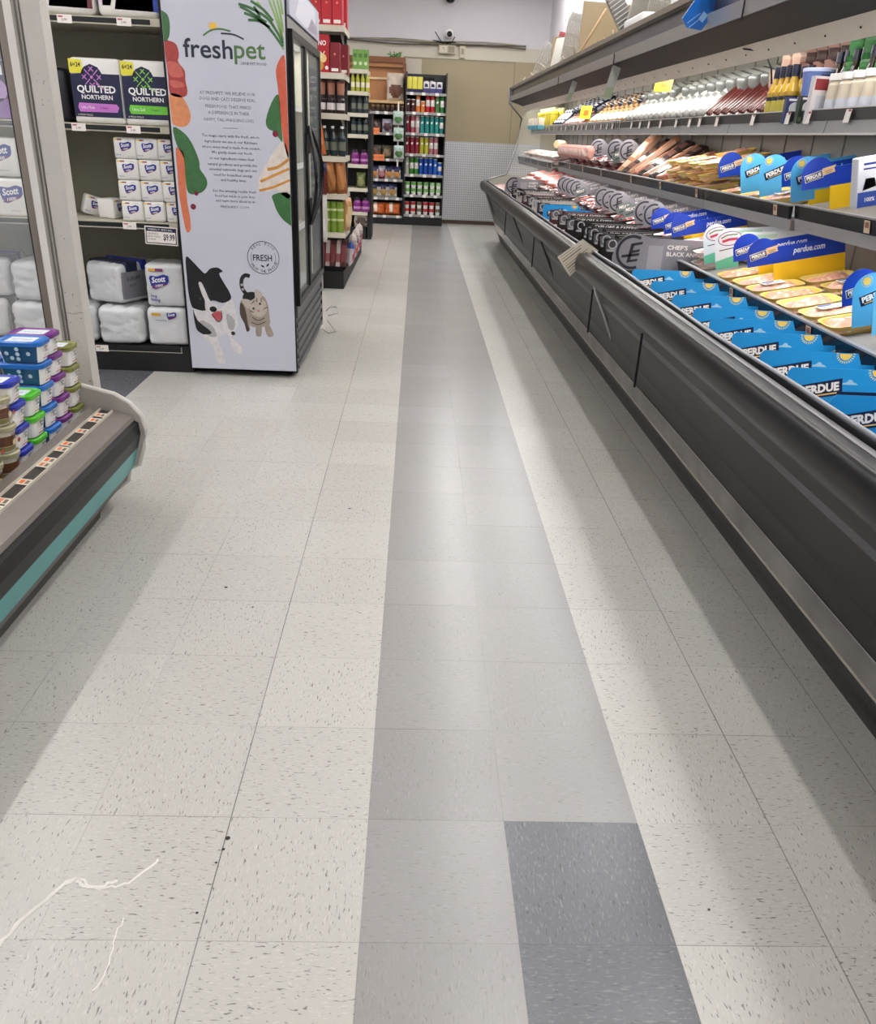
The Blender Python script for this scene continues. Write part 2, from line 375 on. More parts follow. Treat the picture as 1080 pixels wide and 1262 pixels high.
# things on the back wall
t = thing('security_camera', 'small white round security camera high on the back wall', 'security camera', (.51, YB-.01, 2.89))
MB().lathe([(.06, 0), (.06, .03), (.045, .05)], white, M=RX(90)).obj('mount', t)
MB().lathe([(.0, .0), (.05, .02), (.065, .06), (.06, .10), (.045, .115)], white, M=TR(0, -.03, 0) @ RX(100)).obj('body', t)
MB().lathe([(.04, 0), (.042, .02), (.02, .035)], blackm, M=TR(0, -.14, -.02) @ RX(100)).obj('lens', t)
MB().tube([(0, -.02, -.05), (-.02, -.02, -.1), (-.08, -.03, -.16), (-.12, -.03, -.22)], .006, white).obj('cable', t)
t = thing('dome_camera', 'dark dome camera at the very top of the back wall', 'security camera', (.50, YB-.14, 3.36))
MB().lathe([(.10, .05), (.11, .03), (.11, 0)], white).box(-.03, .03, 0, .14, .03, .06, white).obj('mount', t)
MB().lathe([(.0, -.075), (.05, -.062), (.075, -.03), (.08, 0)], mat('smoked_dome', '#202024', .1)).obj('dome', t)
b = MB()
for q in range(4):
    b.tube([(-2.2+.36*k, YB-.03-.01*q, 2.76-.02*math.sin(k*.9+q)-.012*q+(.05*math.exp(-((k-7.5)/3)**2) if q == 2 else 0)) for k in range(12)], .011, C(['#8c8372', '#77705f', '#a09a8a', '#5a5448'][q], .7), 6)
tag(b.obj('cable_bundle'), 'bundle of dusty grey cables running along the back wall', 'cables')
b = MB().box(.35, .62, YB-.08, YB, 2.6, 2.72, C('#b9ae98', .6)).box(.37, .48, YB-.083, YB-.08, 2.615, 2.705, C('#cfc6b4')).box(.50, .60, YB-.083, YB-.08, 2.615, 2.705, C('#8f8674'))
b.M = TR(.425, YB-.083, 2.635) @ UPY; b.ring(0, .03, .022, .006, C('#6c6454'), a0=-90, a1=180); b.M = FLAT
tag(b.obj('junction_box'), 'double electrical junction box under the cables on back wall', 'junction box')
b = MB().box(.69, .78, YB-.06, YB, 2.55, 2.72, C('#c2b8a2', .6)).box(.715, .755, YB-.064, YB-.06, 2.6, 2.68, C('#8f8674'))
tag(b.obj('switch_box'), 'narrow single switch box right of the junction box', 'switch box')
b = MB()
b.tube([(.42, YB-.05, 2.73), (.36, YB-.06, 2.80), (.28, YB-.05, 2.90)], .007, black); b.tube([(.44, YB-.05, 2.74), (.55, YB-.06, 2.76), (.6, YB-.05, 2.84)], .007, black); b.tube([(.25, YB-.05, 2.78), (.4, YB-.07, 2.76), (.62, YB-.05, 2.77)], .009, black)
tag(b.obj('loose_wires'), 'loose black wires sticking up above the junction box', 'wires')
b = MB(); pk = C('#b25560', .6)
b.M = Matrix(((0, 0, -1, XR-.001), (-1, 0, 0, 0), (0, 1, 0, 0), (0, 0, 0, 1)))       # drawing plane on the right wall, x runs towards the viewer
for y0 in (12.75, 11.55): b.slab([(-y0, 3.10), (-y0+1.15, 3.08), (-y0+.95, 3.5), (-y0-.15, 3.5)] if y0 > 12 else [(-y0, 3.06), (-y0+.9, 3.25), (-y0+.8, 3.5), (-y0-.1, 3.5)], pk, .01, -.01)
tag(b.obj('wall_stripes'), 'dusty red slanted stripes on the white right wall', 'wall sign')
# ------------------------------------------------------------------ left: paper goods shelving
dark_en = mat('dark_shelf_back', '#8b8874', .6, var=.06)
def shelf_lip(b, x0, x1, y, z, m_lip, h=.036, tags=()):
    b.box(x0, x1, y, y+.012, z-h, z, m_lip); b.box(x0+.01, x1-.05, y-.002, y, z-h+.006, z-.006, blackm)
    b.box(x0, x1-.04, y-.004, y-.002, z-h, z-h+.003, ivory); b.box(x1-.045, x1-.042, y-.004, y-.002, z-h, z, ivory)
u = thing('shelving_unit', 'olive and black metal shelving unit stocked with paper goods', 'shelving', (-2.3, 3.88, 0))
MB().box(-1.2, 1.02, .0, .48, 0, .125, blackm).obj('base', u)
MB().box(-1.2, 1.02, .50, .53, .0, 2.3, dark_en).obj('back_panel', u)
MB().box(1.0, 1.02, .0, .5, .125, 2.3, blackm).obj('side_panel', u)
for z in (.155, .872, 1.374, 1.882):
    b = MB(); b.box(-1.2, 1.0, .012, .5, z-.03, z, cream_en if z > .2 else blackm); shelf_lip(b, -1.2, 1.0, 0, z, blackm if z < .2 else cream_en)
    s_ = b.obj('shelf', u)
    for k, x in enumerate({.155: (.44, -.4), .872: (.69,), 1.374: (.475, .77, -.25), 1.882: (.475, .78)}[z]):
        tb = MB(); tb.box(x, x+.075, -.008, -.004, z-.04, z-.002, tagw); tb.M = TR(0, -.008, 0) @ UPY
        tb.text('5.99', x+.036, z-.03, ink, h=.011, al='c'); tb.rect(x+.006, z-.014, x+.03, z-.008, red); tb.obj('price_tag', s_)
b = MB(); b.M = TR(-1.49, 3.866, .757) @ RY(2) @ UPY
b.slab([(0, 0), (.185, 0), (.185, .10), (0, .10)], tagw, .001); b.rect(.006, .006, .179, .094, navy); b.rect(.011, .011, .174, .072, tagw, z=2*EPS)
b.text('WEEKLY SPECIAL', .018, .078, tagw, h=.010, w=.14, z=2*EPS); b.text('$9.99', .105, .028, navy, h=.034, w=.064, z=3*EPS, bold=.02)
for i, s_ in enumerate(('GEORGE &', 'BATH TISSUE', '12 PACK')): b.text(s_, .018, .055-.015*i, navy, h=.009, z=3*EPS)
tag(b.obj('sale_sign'), 'white and navy $9.99 sale sign hanging from the toilet paper shelf', 'price sign')

film = mat('white_plastic_film', '#d3d5d6', .22, var=.10, vs=9, bump=1.0, bs=11); paperw = mat('white_wrapper', '#e6e4df', .42, var=.03, bump=.12, bs=30)
blue = C('#27348f', .35); purple = C('#6b2c6e', .4)
def scott_logo(b, x, y, w, z=EPS, second='1000'):
    h = w*.5; P = [(-.5, .32), (-.42, .5), (-.1, .44), (.25, .62), (.5, .5), (.5, .1), (.42, -.12), (.1, -.3), (-.3, -.42), (-.42, -.3), (-.46, 0)]
    b.poly([(x+p[0]*w, y+p[1]*h*1.3) for p in P], blue, z)
    b.text('Scott', x-.36*w, y-.08*h, white, h=h*.55, w=w*.72, z=z+EPS, bold=.03, shear=.2, rot=8)
    b.poly([(x-.4*w, y-.62*h), (x-.3*w, y-.3*h), (x+.4*w, y-.05*h), (x+.38*w, y-.22*h), (x-.2*w, y-.7*h)], purple, z+EPS/2)
    b.text(second, x-.2*w, y-.52*h, white, h=h*.26, w=w*.4, z=z+2*EPS, bold=.02, shear=.2, rot=10)
def roll_pack(b):
    b.cbox(-.061, .061, 0, .115, 0, .109, paperw, .012, 2); b.M = TR(0, 0, 0) @ UPY
    scott_logo(b, .006, .062, .066); b.rect(-.052, .094, -.036, .101, yellow); b.rect(-.036, .094, -.012, .101, C('#8d3b55')); b.text('1 ROLL', .012, .094, C('#8f8f98'), h=.007)
    b.text('long lasting', -.052, .018, blue, h=.007, w=.03); b.text('bath tissue', .012, .010, C('#9a9aa4'), h=.006, w=.04); b.M = FLAT
    return 'toilet_roll', 'toilet roll'
roll = solo(roll_pack)
for c, (x, lab) in enumerate(((-1.568, 'left'), (-1.445, 'middle'), (-1.325, 'right'))):
    for r in range(4):
        roll((x+rnd.uniform(-.004, .004)+.004*(3-r), 3.905+.006*c+rnd.uniform(-.003, .004), .873+r*.1097), (0, 0, rnd.uniform(-.03, .03)),
             'single wrapped toilet roll with blue logo, %s column of the grid, %s from the bottom' % (lab, nth(r)), 'single toilet rolls stacked in a grid')
o = roll((-1.86, 4.12, .873), (0, 0, .25), 'single wrapped toilet roll lying alone at the back left of the shelf', 'single toilet rolls stacked in a grid'); o.rotation_euler = (0, .3, .5)
roll((-1.665, 4.03, .873), (0, 0, 1.2), 'single wrapped toilet roll turned sideways left of the roll grid', 'single toilet rolls stacked in a grid')

def quilted(col, light, word, nm):
    def f(b):
        w, h = .268, .315
        b.cbox(-w/2, w/2, 0, .20, 0, h, paperw, .022, 3); b.M = UPY; z = EPS
        b.poly([(-w/2+.004, .03), (w/2-.004, .03), (w/2-.004, h-.075), (.03, h-.075), (.02, h-.045), (-.02, h-.03), (-.055, h-.045), (-.07, h-.075), (-w/2+.004, h-.08)], navy, z)
        b.poly([(-w/2+.002, h-.075), (-w/2+.072, h-.075), (-w/2+.072, h-.012), (-w/2+.002, h-.008)], C('#e6dc3e'), z*2); b.text('6=24', -w/2+.010, h-.045, navy, h=.022, w=.054, z=z*3, bold=.02)
        cx, cy, r = -.018, h-.092, .05; b.disc(cx, cy, r+.008, navy, z*2); L_ = C(light)
        for k in range(-3, 4):
            for sg in (1, -1):
                hl = math.sqrt(max(0, r*r-(k*.014)**2)); a = PI/4*sg
                p = lambda s_: (cx+k*.014*math.cos(a)-s_*math.sin(a), cy+k*.014*math.sin(a)+s_*math.cos(a))
                if (k % 2 == 0): b.stroke([p(.25*hl), p(hl)], .005, L_, z*3); b.stroke([p(-hl), p(-.25*hl)], .005, L_, z*3)
        b.disc(cx, cy, .008, L_, z*4, 8); b.stroke([(cx+.02, cy-.03), (cx+.06, cy-.055)], .006, L_, z*3)
        b.text('QUILTED', 0, .150, white, w=.205, h=.034, z=z*3, bold=.03, al='c'); b.text('NORTHERN', 0, .117, white, w=.165, h=.022, z=z*3, bold=.02, al='c')
        b.poly([(-.10, .054), (-.108, .076), (-.10, .098), (.10, .096), (.112, .08), (.10, .056)], C(col), z*3)
        b.text(word, -.09, .07, white, h=.014, w=.07, z=z*4); b.text('3 layers', .01, .072, navy, h=.011, z=z*4); b.text('6 MEGA ROLLS', -.115, .036, tagw, h=.009, z=z*3)
        b.M = FLAT
        for x in (-.09, 0, .09): b.cbox(x-.044, x+.044, .004, .19, -.0005, .03, paperw, .012, 2)
        return nm, 'toilet paper'
    return f
solo(quilted('#c173c4', '#c982cf', 'Ultra Plush', 'toilet_paper_pack'))((-1.676, 3.90, 1.376), (0, 0, 0), 'navy toilet paper pack with purple knot emblem and purple band', )
solo(quilted('#6cc43a', '#86c94f', 'Ultra Soft', 'toilet_paper_pack'))((-1.405, 3.905, 1.376), (0, 0, 0), 'navy toilet paper pack with green knot emblem and green band')
b = MB(); b.cbox(-.11, .11, 0, .2, 0, .27, C('#1b1a24', .3), .03, 3); b.M = UPY; b.disc(.03, .08, .035, C('#5c5f70')); tag(b.obj('toilet_paper_pack', loc=(-2.0, 4.05, 1.376)), 'dark wrapped paper pack set back beside the purple-banded pack', 'toilet paper')
# big packs on the deck
def big(b, w, h, d, logo):
    b.crumple(-w/2, w/2, 0, d, 0, h, film, .03, .006); b.M = UPY
    if logo == 'tall':
        b.rect(-w/2+.03, h-.045, -w/2+.075, h-.028, C('#d7a93e'), z=.005); b.rect(-w/2+.07, h-.045, -w/2+.115, h-.028, C('#7f3f6c'), z=.006); scott_logo(b, -.035, .145, .115, z=.005); b.text('long', -w/2+.03, .06, blue, h=.016, bold=.02, rot=-6, z=.005); b.text('lasting', -w/2+.03, .038, blue, h=.016, bold=.02, rot=-6, z=.005)
    if logo == 'low':
        b.rect(-w/2+.035, h-.05, -w/2+.09, h-.034, C('#cf9f3c'), z=.005); scott_logo(b, .03, h-.05, .06, second='', z=.005); b.text('long lasting', -w/2+.06, h-.08, blue, h=.010, z=.005)
    b.M = FLAT; return 'toilet_paper_pack', 'toilet paper'
solo(lambda b: big(b, .25, .232, .24, 'low'))((-1.42, 3.90, .157), (0, 0, 0), 'clear wrapped multi roll pack with small blue logo, on the shelf deck')
solo(lambda b: big(b, .245, .252, .24, 'tall'))((-1.412, 3.91, .390), (0, 0, 0), 'white pack with large blue logo stacked beside the pet food cabinet')
def wrap(b, w, h, d, band):
    b.crumple(-w/2, w/2, 0, d, 0, h, film, .035, .011)
    if band:
        b.box(-w/2-.004, w/2+.004, .06, .15, h-.1, h+.006, navy); b.box(-w/2-.005, w/2+.005, .19, .23, .04, h+.007, blue)
        b.box(w/2-.01, w/2+.008, .02, d-.03, .03, h-.05, C('#77777c', .35)); b.M = UPX @ TR(0, 0, w/2+.0087); b.text('LUXURY', .05, h*.58, navy, h=.022, bold=.02); b.text('BATH', .07, h*.42, navy, h=.016)
    b.M = FLAT; return 'paper_towel_pack', 'paper towels'
wp = solo(lambda b: wrap(b, .27, .228, .36, False)); wq = solo(lambda b: wrap(b, .27, .235, .36, True))
wp((-1.70, 3.89, .157), (0, 0, 0), 'frosty white wrapped pack on the deck left of the logo packs')
wq((-1.80, 3.96, .392), (0, 0, -.42), 'wrapped pack with navy printed band lying turned on top of another')
wp((-1.985, 3.90, .157), (0, 0, .05), 'frosty white pack half hidden behind the white post, on the deck')
wp((-2.225, 3.93, .157), (0, 0, .06), 'frosty white pack on the deck seen through the glass, lower one')
wp((-2.20, 3.93, .392), (0, 0, -.05), 'frosty white pack seen through the glass, upper one')
wq((-2.53, 3.95, .157), (0, 0, .1), 'banded wrapped pack at far left behind the yellow bottle')
wq((-2.50, 4.0, .392), (0, 0, .1), 'banded wrapped pack stacked at far left behind the glass')
# seen through the glass pane
b = MB(); b.cbox(-.17, .17, 0, .2, 0, .30, C('#2b2750', .35), .025, 3); b.M = UPY; b.rect(-.168, .004, .168, .10, C('#7d4f97')); b.disc(.075, .14, .058, C('#a884bd')); b.text('3x', .05, .145, ink, h=.035, z=2*EPS); b.text('Angel', -.10, .215, white, h=.045, w=.22, bold=.02, z=2*EPS)
tag(b.obj('toilet_paper_pack', loc=(-2.29, 3.91, 1.376)), 'purple and navy toilet paper pack seen through the glass pane', 'toilet paper')
def lying(b):
    b.cbox(-.14, .14, 0, .22, 0, .20, paperw, .02, 3); b.M = UPY; b.disc(-.10, .17, .02, C('#5c2c63')); scott_logo(b, .045, .115, .13); b.text('soft', -.10, .05, blue, h=.02); b.text('bath tissue', .03, .028, C('#777784'), h=.009); b.M = FLAT; return 'toilet_paper_pack', 'toilet paper'
ly = solo(lying)
ly((-2.27, 3.90, .873), (0, 0, 0), 'white pack with blue logo behind the glass, bottom of two', 'logo packs behind the glass'); ly((-2.30, 3.91, 1.083), (0, 0, 0), 'white pack with blue logo behind the glass, top of two', 'logo packs behind the glass')
# top shelf
def towel(col, c2):
    def f(b):
        b.cbox(-.16, .16, 0, .22, 0, .30, paperw, .03, 3); b.M = UPY; b.poly([(-.07, .035), (.155, .03), (.155, .27), (-.01, .27)], C(col)); b.poly([(-.15, .05), (-.09, .05), (-.02, .27), (-.15, .27)], C(c2)); b.text('Ply', -.13, .09, blue, h=.03, z=2*EPS, bold=.02, rot=12); b.M = FLAT; return 'paper_towel_pack', 'paper towels'
    return f
solo(towel('#5d1f2a', '#c9c9d6'))((-1.80, 3.90, 1.884), (0, 0, 0), 'white pack with maroon print on the top shelf')
solo(towel('#1f3fa0', '#d8c9d4'))((-1.465, 3.91, 1.884), (0, 0, 0), 'white pack with bright blue print on the top shelf')

# ------------------------------------------------------------------ pet food refrigerator with printed side
ART = [
('P', 'leaf', [(-0.0153, 1.9102), (0.0027, 1.911), (0.0216, 1.8955), (0.0285, 1.8566), (0.0211, 1.8059), (0.0017, 1.7775), (-0.0168, 1.7825), (-0.0197, 1.8186)], 1),
('P', 'rawmeat', [(-0.0094, 1.7741), (0.0227, 1.7806), (0.0543, 1.7638), (0.0627, 1.7202), (0.0554, 1.6867), (0.0853, 1.6471), (0.0855, 1.6021), (0.0917, 1.5569), (0.0833, 1.5299), (0.0528, 1.5209), (-0.0012, 1.5339), (-0.0036, 1.6133), (-0.0072, 1.6877)], 1),
('P', 'rawmeat2', [(-0.0033, 1.6841), (0.0547, 1.6793), (0.0762, 1.6392), (0.0657, 1.6163), (0.0073, 1.6212)], 2),
('P', 'rawmeat2', [(0.0008, 1.5984), (0.0637, 1.5936), (0.0743, 1.5714), (0.0188, 1.5652)], 2),
('P', 'egg', [(-0.0058, 1.5299), (0.0329, 1.5353), (0.0613, 1.5213), (0.0861, 1.4839), (0.0988, 1.4341), (0.0842, 1.3944), (0.0482, 1.3771), (0.0002, 1.3892), (-0.0055, 1.4452)], 1),
('P', 'leaf2', [(-0.0011, 1.375), (0.0584, 1.346), (0.097, 1.2919), (0.1253, 1.2123), (0.1263, 1.1716), (0.1578, 1.1235), (0.1572, 1.0819), (0.1206, 1.047), (0.0534, 1.0425), (0.0431, 1.127), (0.0432, 1.2252), (0.0097, 1.2882)], 1),
('P', 'leaf', [(0.0403, 1.3373), (0.0752, 1.2909), (0.0989, 1.2112), (0.0829, 1.178), (0.0622, 1.2421)], 2),
('P', 'leaf', [(0.0616, 1.136), (0.111, 1.1463), (0.1431, 1.1063), (0.1219, 1.0638), (0.0788, 1.0787)], 2),
('P', 'carrot', [(0.0034, 1.2679), (0.0293, 1.2649), (0.0446, 1.2414), (0.0458, 1.1764), (0.0421, 1.0855), (0.0418, 0.9915), (0.0495, 0.9254), (0.0489, 0.8563), (0.0352, 0.834), (0.0208, 0.8465), (0.0078, 0.9322), (-0.0, 1.042), (0.0013, 1.1418)], 1),
('C', 'berry', (0.0954, 1.0443), 0.0128, 0.0128, 2),
('C', 'berry', (0.0731, 0.9728), 0.0154, 0.0154, 2),
('S', 'stem', [(0.5642, 1.9869), (0.5894, 1.9031), (0.6089, 1.8102)], 0.0111, 1),
('S', 'stem', [(0.5437, 1.986), (0.5843, 1.8814), (0.6094, 1.781)], 0.0111, 1),
('S', 'stem', [(0.5847, 1.9878), (0.6021, 1.9108), (0.6103, 1.8465)], 0.0111, 1),
('S', 'stem', [(0.4818, 1.9762), (0.5439, 1.901), (0.5903, 1.8239), (0.6089, 1.7663)], 0.0111, 1),
('S', 'stem', [(0.6011, 1.9886), (0.6109, 1.9254)], 0.0111, 1),
('S', 'leaf', [(0.3869, 1.9614), (0.4474, 1.9465), (0.5277, 1.9074), (0.5748, 1.8522), (0.6083, 1.7956)], 0.01281, 2),
('S', 'leaf', [(0.4133, 1.9237), (0.4779, 1.9017), (0.5419, 1.8579), (0.6053, 1.7808)], 0.01281, 2),
('S', 'leaf', [(0.4321, 1.8925), (0.4856, 1.8913), (0.5422, 1.8651)], 0.01281, 2),
('S', 'leaf', [(0.4492, 1.9782), (0.5129, 1.9423), (0.5601, 1.8946)], 0.01281, 2),
('S', 'leaf', [(0.3944, 1.9511), (0.4384, 1.9319), (0.4864, 1.9056), (0.5267, 1.886)], 0.01281, 2),
('S', 'leaf', [(0.4643, 1.9543), (0.4796, 1.9337), (0.4946, 1.906)], 0.01281, 2),
('P', 'carrot2', [(0.6137, 1.7385), (0.586, 1.7196), (0.5653, 1.668), (0.5724, 1.5929), (0.5761, 1.5165), (0.5827, 1.4234), (0.5923, 1.3367), (0.6071, 1.2649), (0.618, 1.2491), (0.6214, 1.3935), (0.6179, 1.6252)], 1),
('P', 'leaf2', [(0.5751, 1.5549), (0.5348, 1.5147), (0.5007, 1.4277), (0.5118, 1.3889), (0.5416, 1.3743), (0.5748, 1.3359), (0.5876, 1.3285), (0.5827, 1.4234)], 1),
('C', 'berry', (0.5498, 1.3643), 0.0162, 0.0162, 3),
('P', 'poultry', [(0.592, 1.3287), (0.5465, 1.2866), (0.5043, 1.2281), (0.4565, 1.1523), (0.4455, 1.077), (0.4879, 1.0662), (0.5422, 1.081), (0.5769, 1.053), (0.6198, 1.0489), (0.6245, 1.2331), (0.6186, 1.2654)], 1),
('S', 'toast', [(0.4978, 1.1829), (0.556, 1.1976), (0.6195, 1.2411)], 0.01537, 2),
('S', 'toast', [(0.4566, 1.1192), (0.5455, 1.1601), (0.6195, 1.192)], 0.01366, 2),
('S', 'toast', [(0.448, 1.0729), (0.5248, 1.0928), (0.621, 1.1343)], 0.01196, 2),
('P', 'leaf2', [(0.5226, 1.0537), (0.5263, 1.0104), (0.542, 0.9672), (0.5729, 0.9243), (0.6203, 0.8906), (0.6279, 0.8927), (0.6289, 1.0581)], 1),
('T', 'navytext', 'fresh', (0.087, 1.7125), (0.3429, 1.7237), 0.0897, 2),
('T', 'greentext', 'pet', (0.3509, 1.7181), (0.5132, 1.7252), 0.0897, 2),
('T', 'navytext', 'SANE PET FOOD', (0.3826, 1.6884), (0.5176, 1.6943), 0.0137, 2),
('S', 'greentext', [(0.1952, 1.8122), (0.2344, 1.837), (0.2847, 1.8465), (0.3378, 1.838)], 0.00854, 2),
('S', 'navytext', [(0.2874, 1.8264), (0.3412, 1.8259), (0.3739, 1.8179), (0.4046, 1.8048)], 0.00769, 2),
('C', 'sun', (0.249, 1.8557), 0.0171, 0.0171, 1),
('S', 'sun', [(0.2672, 1.8565), (0.2772, 1.8569)], 0.00342, 1),
('S', 'sun', [(0.2663, 1.8625), (0.2757, 1.8662)], 0.00342, 1),
('S', 'sun', [(0.2627, 1.8674), (0.2702, 1.8739)], 0.00342, 1),
('S', 'sun', [(0.2571, 1.8706), (0.2615, 1.8787)], 0.00342, 1),
('S', 'sun', [(0.2502, 1.8715), (0.2509, 1.8801)], 0.00342, 1),
('S', 'sun', [(0.2432, 1.87), (0.24, 1.8778)], 0.00342, 1),
('S', 'sun', [(0.237, 1.8663), (0.2305, 1.8721)], 0.00342, 1),
('S', 'sun', [(0.2327, 1.861), (0.2238, 1.8639)], 0.00342, 1),
('S', 'sun', [(0.2308, 1.8549), (0.2209, 1.8544)], 0.00342, 1),
('T', 'greytext', 'AT FRESHPET, WE BELIEVE OUR', (0.1549, 1.5421), (0.4495, 1.5548), 0.0162, 2),
('T', 'greytext', 'DOGS AND CATS DESERVE REAL,', (0.1534, 1.5137), (0.454, 1.5267), 0.0162, 2),
('T', 'greytext', 'FRESH FOOD THAT MAKES', (0.1813, 1.478), (0.4254, 1.4884), 0.0162, 2),
('T', 'greytext', 'A DIFFERENCE IN THEIR', (0.1935, 1.4475), (0.4133, 1.4568), 0.0162, 2),
('T', 'greytext', 'HAPPY, TAIL-WAGGING LIVES.', (0.1693, 1.4137), (0.44, 1.4252), 0.0162, 2),
('S', 'greytext', [(0.2687, 1.3809), (0.3467, 1.3827)], 0.00256, 1),
('T', 'navytext', 'The magic starts with the fresh, whole', (0.1501, 1.3356), (0.462, 1.3487), 0.0145, 2),
('T', 'navytext', 'ingredients we use in our Kitchens,', (0.1635, 1.3074), (0.4518, 1.3196), 0.0145, 2),
('T', 'navytext', 'where every meal is made from scratch.', (0.1465, 1.2795), (0.4653, 1.2929), 0.0145, 2),
('T', 'navytext', 'We gently steam our foods', (0.1959, 1.2534), (0.4182, 1.2627), 0.0145, 2),
('T', 'navytext', 'so our ingredients retain their', (0.1849, 1.223), (0.4297, 1.2332), 0.0145, 2),
('T', 'navytext', 'natural goodness and provide the', (0.172, 1.1931), (0.4414, 1.2043), 0.0145, 2),
('T', 'navytext', 'essential nutrients dogs and cats', (0.1771, 1.1671), (0.4401, 1.178), 0.0145, 2),
('T', 'navytext', 'need for boundless energy', (0.2015, 1.1393), (0.4137, 1.1481), 0.0145, 2),
('T', 'navytext', 'and healthy lives.', (0.2385, 1.1135), (0.3783, 1.1193), 0.0145, 2),
('T', 'navytext', 'See the amazing results fresh', (0.189, 1.0565), (0.4297, 1.0663), 0.0145, 2),
('T', 'navytext', 'food has made in pets lives', (0.1996, 1.03), (0.422, 1.0391), 0.0145, 2),
('T', 'navytext', 'and learn more about us at', (0.2022, 1.0048), (0.4207, 1.0137), 0.0145, 2),
('T', 'greytext', 'FRESHPET.COM', (0.2273, 0.9738), (0.385, 0.9802), 0.0128, 2),
('R', 'navytext', (0.4523, 0.7097), 0.0925, 0.0035, 1),
('T', 'navytext', 'FRESH', (0.3925, 0.6926), (0.5022, 0.6969), 0.0359, 2),
('A', 'navytext', 'REAL FOOD', (0.4523, 0.7097), 0.071, 140, 40, 0.0165),
('A', 'navytext', 'FROM THE FRIDGE', (0.4523, 0.7097), 0.083, 212, 340, 0.0165),
('P', 'navytext', [(0.4341, 0.6692), (0.4503, 0.6671), (0.4574, 0.6562), (0.4431, 0.6575)], 2),
('P', 'navytext', [(0.4652, 0.6602), (0.4726, 0.6754), (0.4852, 0.6805), (0.4788, 0.6645)], 2),
('P', 'fur_white', [(0.0172, 0.4067), (0.0654, 0.4037), (0.1329, 0.3966), (0.1823, 0.4082), (0.2494, 0.4667), (0.2707, 0.4212), (0.2817, 0.3632), (0.2835, 0.3142), (0.2613, 0.2737), (0.2408, 0.261), (0.2439, 0.2332), (0.2861, 0.1946), (0.3018, 0.1598), (0.2828, 0.1419), (0.249, 0.1579), (0.232, 0.2027), (0.2205, 0.2523), (0.1605, 0.2401), (0.1661, 0.1801), (0.191, 0.11), (0.1872, 0.0842), (0.1588, 0.0781), (0.1356, 0.1028), (0.134, 0.1486), (0.1038, 0.208), (0.0624, 0.2464), (0.0288, 0.3144)], 1),
('P', 'fur_grey', [(0.0598, 0.3353), (0.1262, 0.3083), (0.1513, 0.2497), (0.1209, 0.2386), (0.0739, 0.2667)], 2),
('P', 'fur_grey', [(0.2194, 0.3804), (0.2658, 0.343), (0.2521, 0.2833), (0.2238, 0.3021)], 2),
('P', 'fur_black', [(0.0073, 0.6986), (0.0491, 0.668), (0.0927, 0.6215), (0.1128, 0.6101), (0.1416, 0.6374), (0.1802, 0.6454), (0.2033, 0.6351), (0.2129, 0.6224), (0.192, 0.6104), (0.2145, 0.5624), (0.2453, 0.5067), (0.2494, 0.4667), (0.1993, 0.4426), (0.1373, 0.4547), (0.0958, 0.3952), (0.0362, 0.4026), (0.0163, 0.4193), (0.0049, 0.4879), (0.0036, 0.5825)], 2),
('P', 'fur_black', [(0.0226, 0.4021), (0.0451, 0.3347), (0.123, 0.2666), (0.0845, 0.2522), (0.0594, 0.2582), (0.0316, 0.2899)], 3),
('P', 'fur_white', [(0.0679, 0.552), (0.0855, 0.5555), (0.1049, 0.5108), (0.1276, 0.4543), (0.1695, 0.4319), (0.1882, 0.4084), (0.1828, 0.3868), (0.1511, 0.3798), (0.1225, 0.3884), (0.0964, 0.403), (0.0965, 0.4531), (0.0822, 0.4909)], 3),
('C', 'fur_black', (0.1422, 0.4047), 0.0214, 0.0171, 5),
('P', 'tongue', [(0.1314, 0.3771), (0.1814, 0.3955), (0.1906, 0.3598), (0.1693, 0.3355), (0.1468, 0.3484)], 4),
('S', 'fur_black', [(0.1359, 0.3724), (0.1532, 0.3417), (0.172, 0.3316), (0.1903, 0.3549), (0.1895, 0.3987)], 0.00427, 5),
('C', 'eyebrown', (0.0722, 0.4637), 0.0068, 0.0068, 4),
('C', 'fur_black', (0.2509, 0.2654), 0.012, 0.012, 3),
('S', 'fur_black', [(0.3685, 0.6032), (0.3429, 0.6079), (0.3216, 0.5873), (0.3173, 0.5475), (0.3271, 0.5194), (0.3434, 0.5009)], 0.0222, 2),
('C', 'fur_grey', (0.3195, 0.5523), 0.0077, 0.0077, 3),
('C', 'fur_grey', (0.3237, 0.5269), 0.0077, 0.0077, 3),
('P', 'fur_tabby', [(0.3082, 0.4612), (0.3515, 0.4725), (0.4302, 0.4947), (0.4623, 0.4575), (0.4729, 0.3705), (0.4658, 0.321), (0.3814, 0.306), (0.3525, 0.3168), (0.3508, 0.287), (0.3326, 0.2784), (0.3215, 0.3255), (0.2976, 0.3834)], 1),
('P', 'fur_black', [(0.3289, 0.5004), (0.3635, 0.5132), (0.3923, 0.5105), (0.3887, 0.4787), (0.3558, 0.4631), (0.3204, 0.4713)], 3),
('P', 'fur_brown', [(0.3076, 0.4516), (0.333, 0.4042), (0.3426, 0.3164), (0.3511, 0.292), (0.3326, 0.2784), (0.3215, 0.3255), (0.2976, 0.3834)], 2),
('C', 'fur_light', (0.4091, 0.4246), 0.0512, 0.0564, 3),
('P', 'fur_light', [(0.3124, 0.4672), (0.3655, 0.4634), (0.3482, 0.4145)], 4),
('P', 'fur_light', [(0.3953, 0.5296), (0.4355, 0.5045), (0.419, 0.4655), (0.3952, 0.4742)], 4),
('S', 'fur_brown', [(0.3693, 0.4443), (0.3898, 0.4644)], 0.00512, 5),
('S', 'fur_brown', [(0.3991, 0.4551), (0.4052, 0.4794)], 0.00512, 5),
('S', 'fur_brown', [(0.4283, 0.4562), (0.4275, 0.4802)], 0.00512, 5),
('S', 'fur_brown', [(0.3574, 0.4051), (0.3812, 0.3943)], 0.00512, 5),
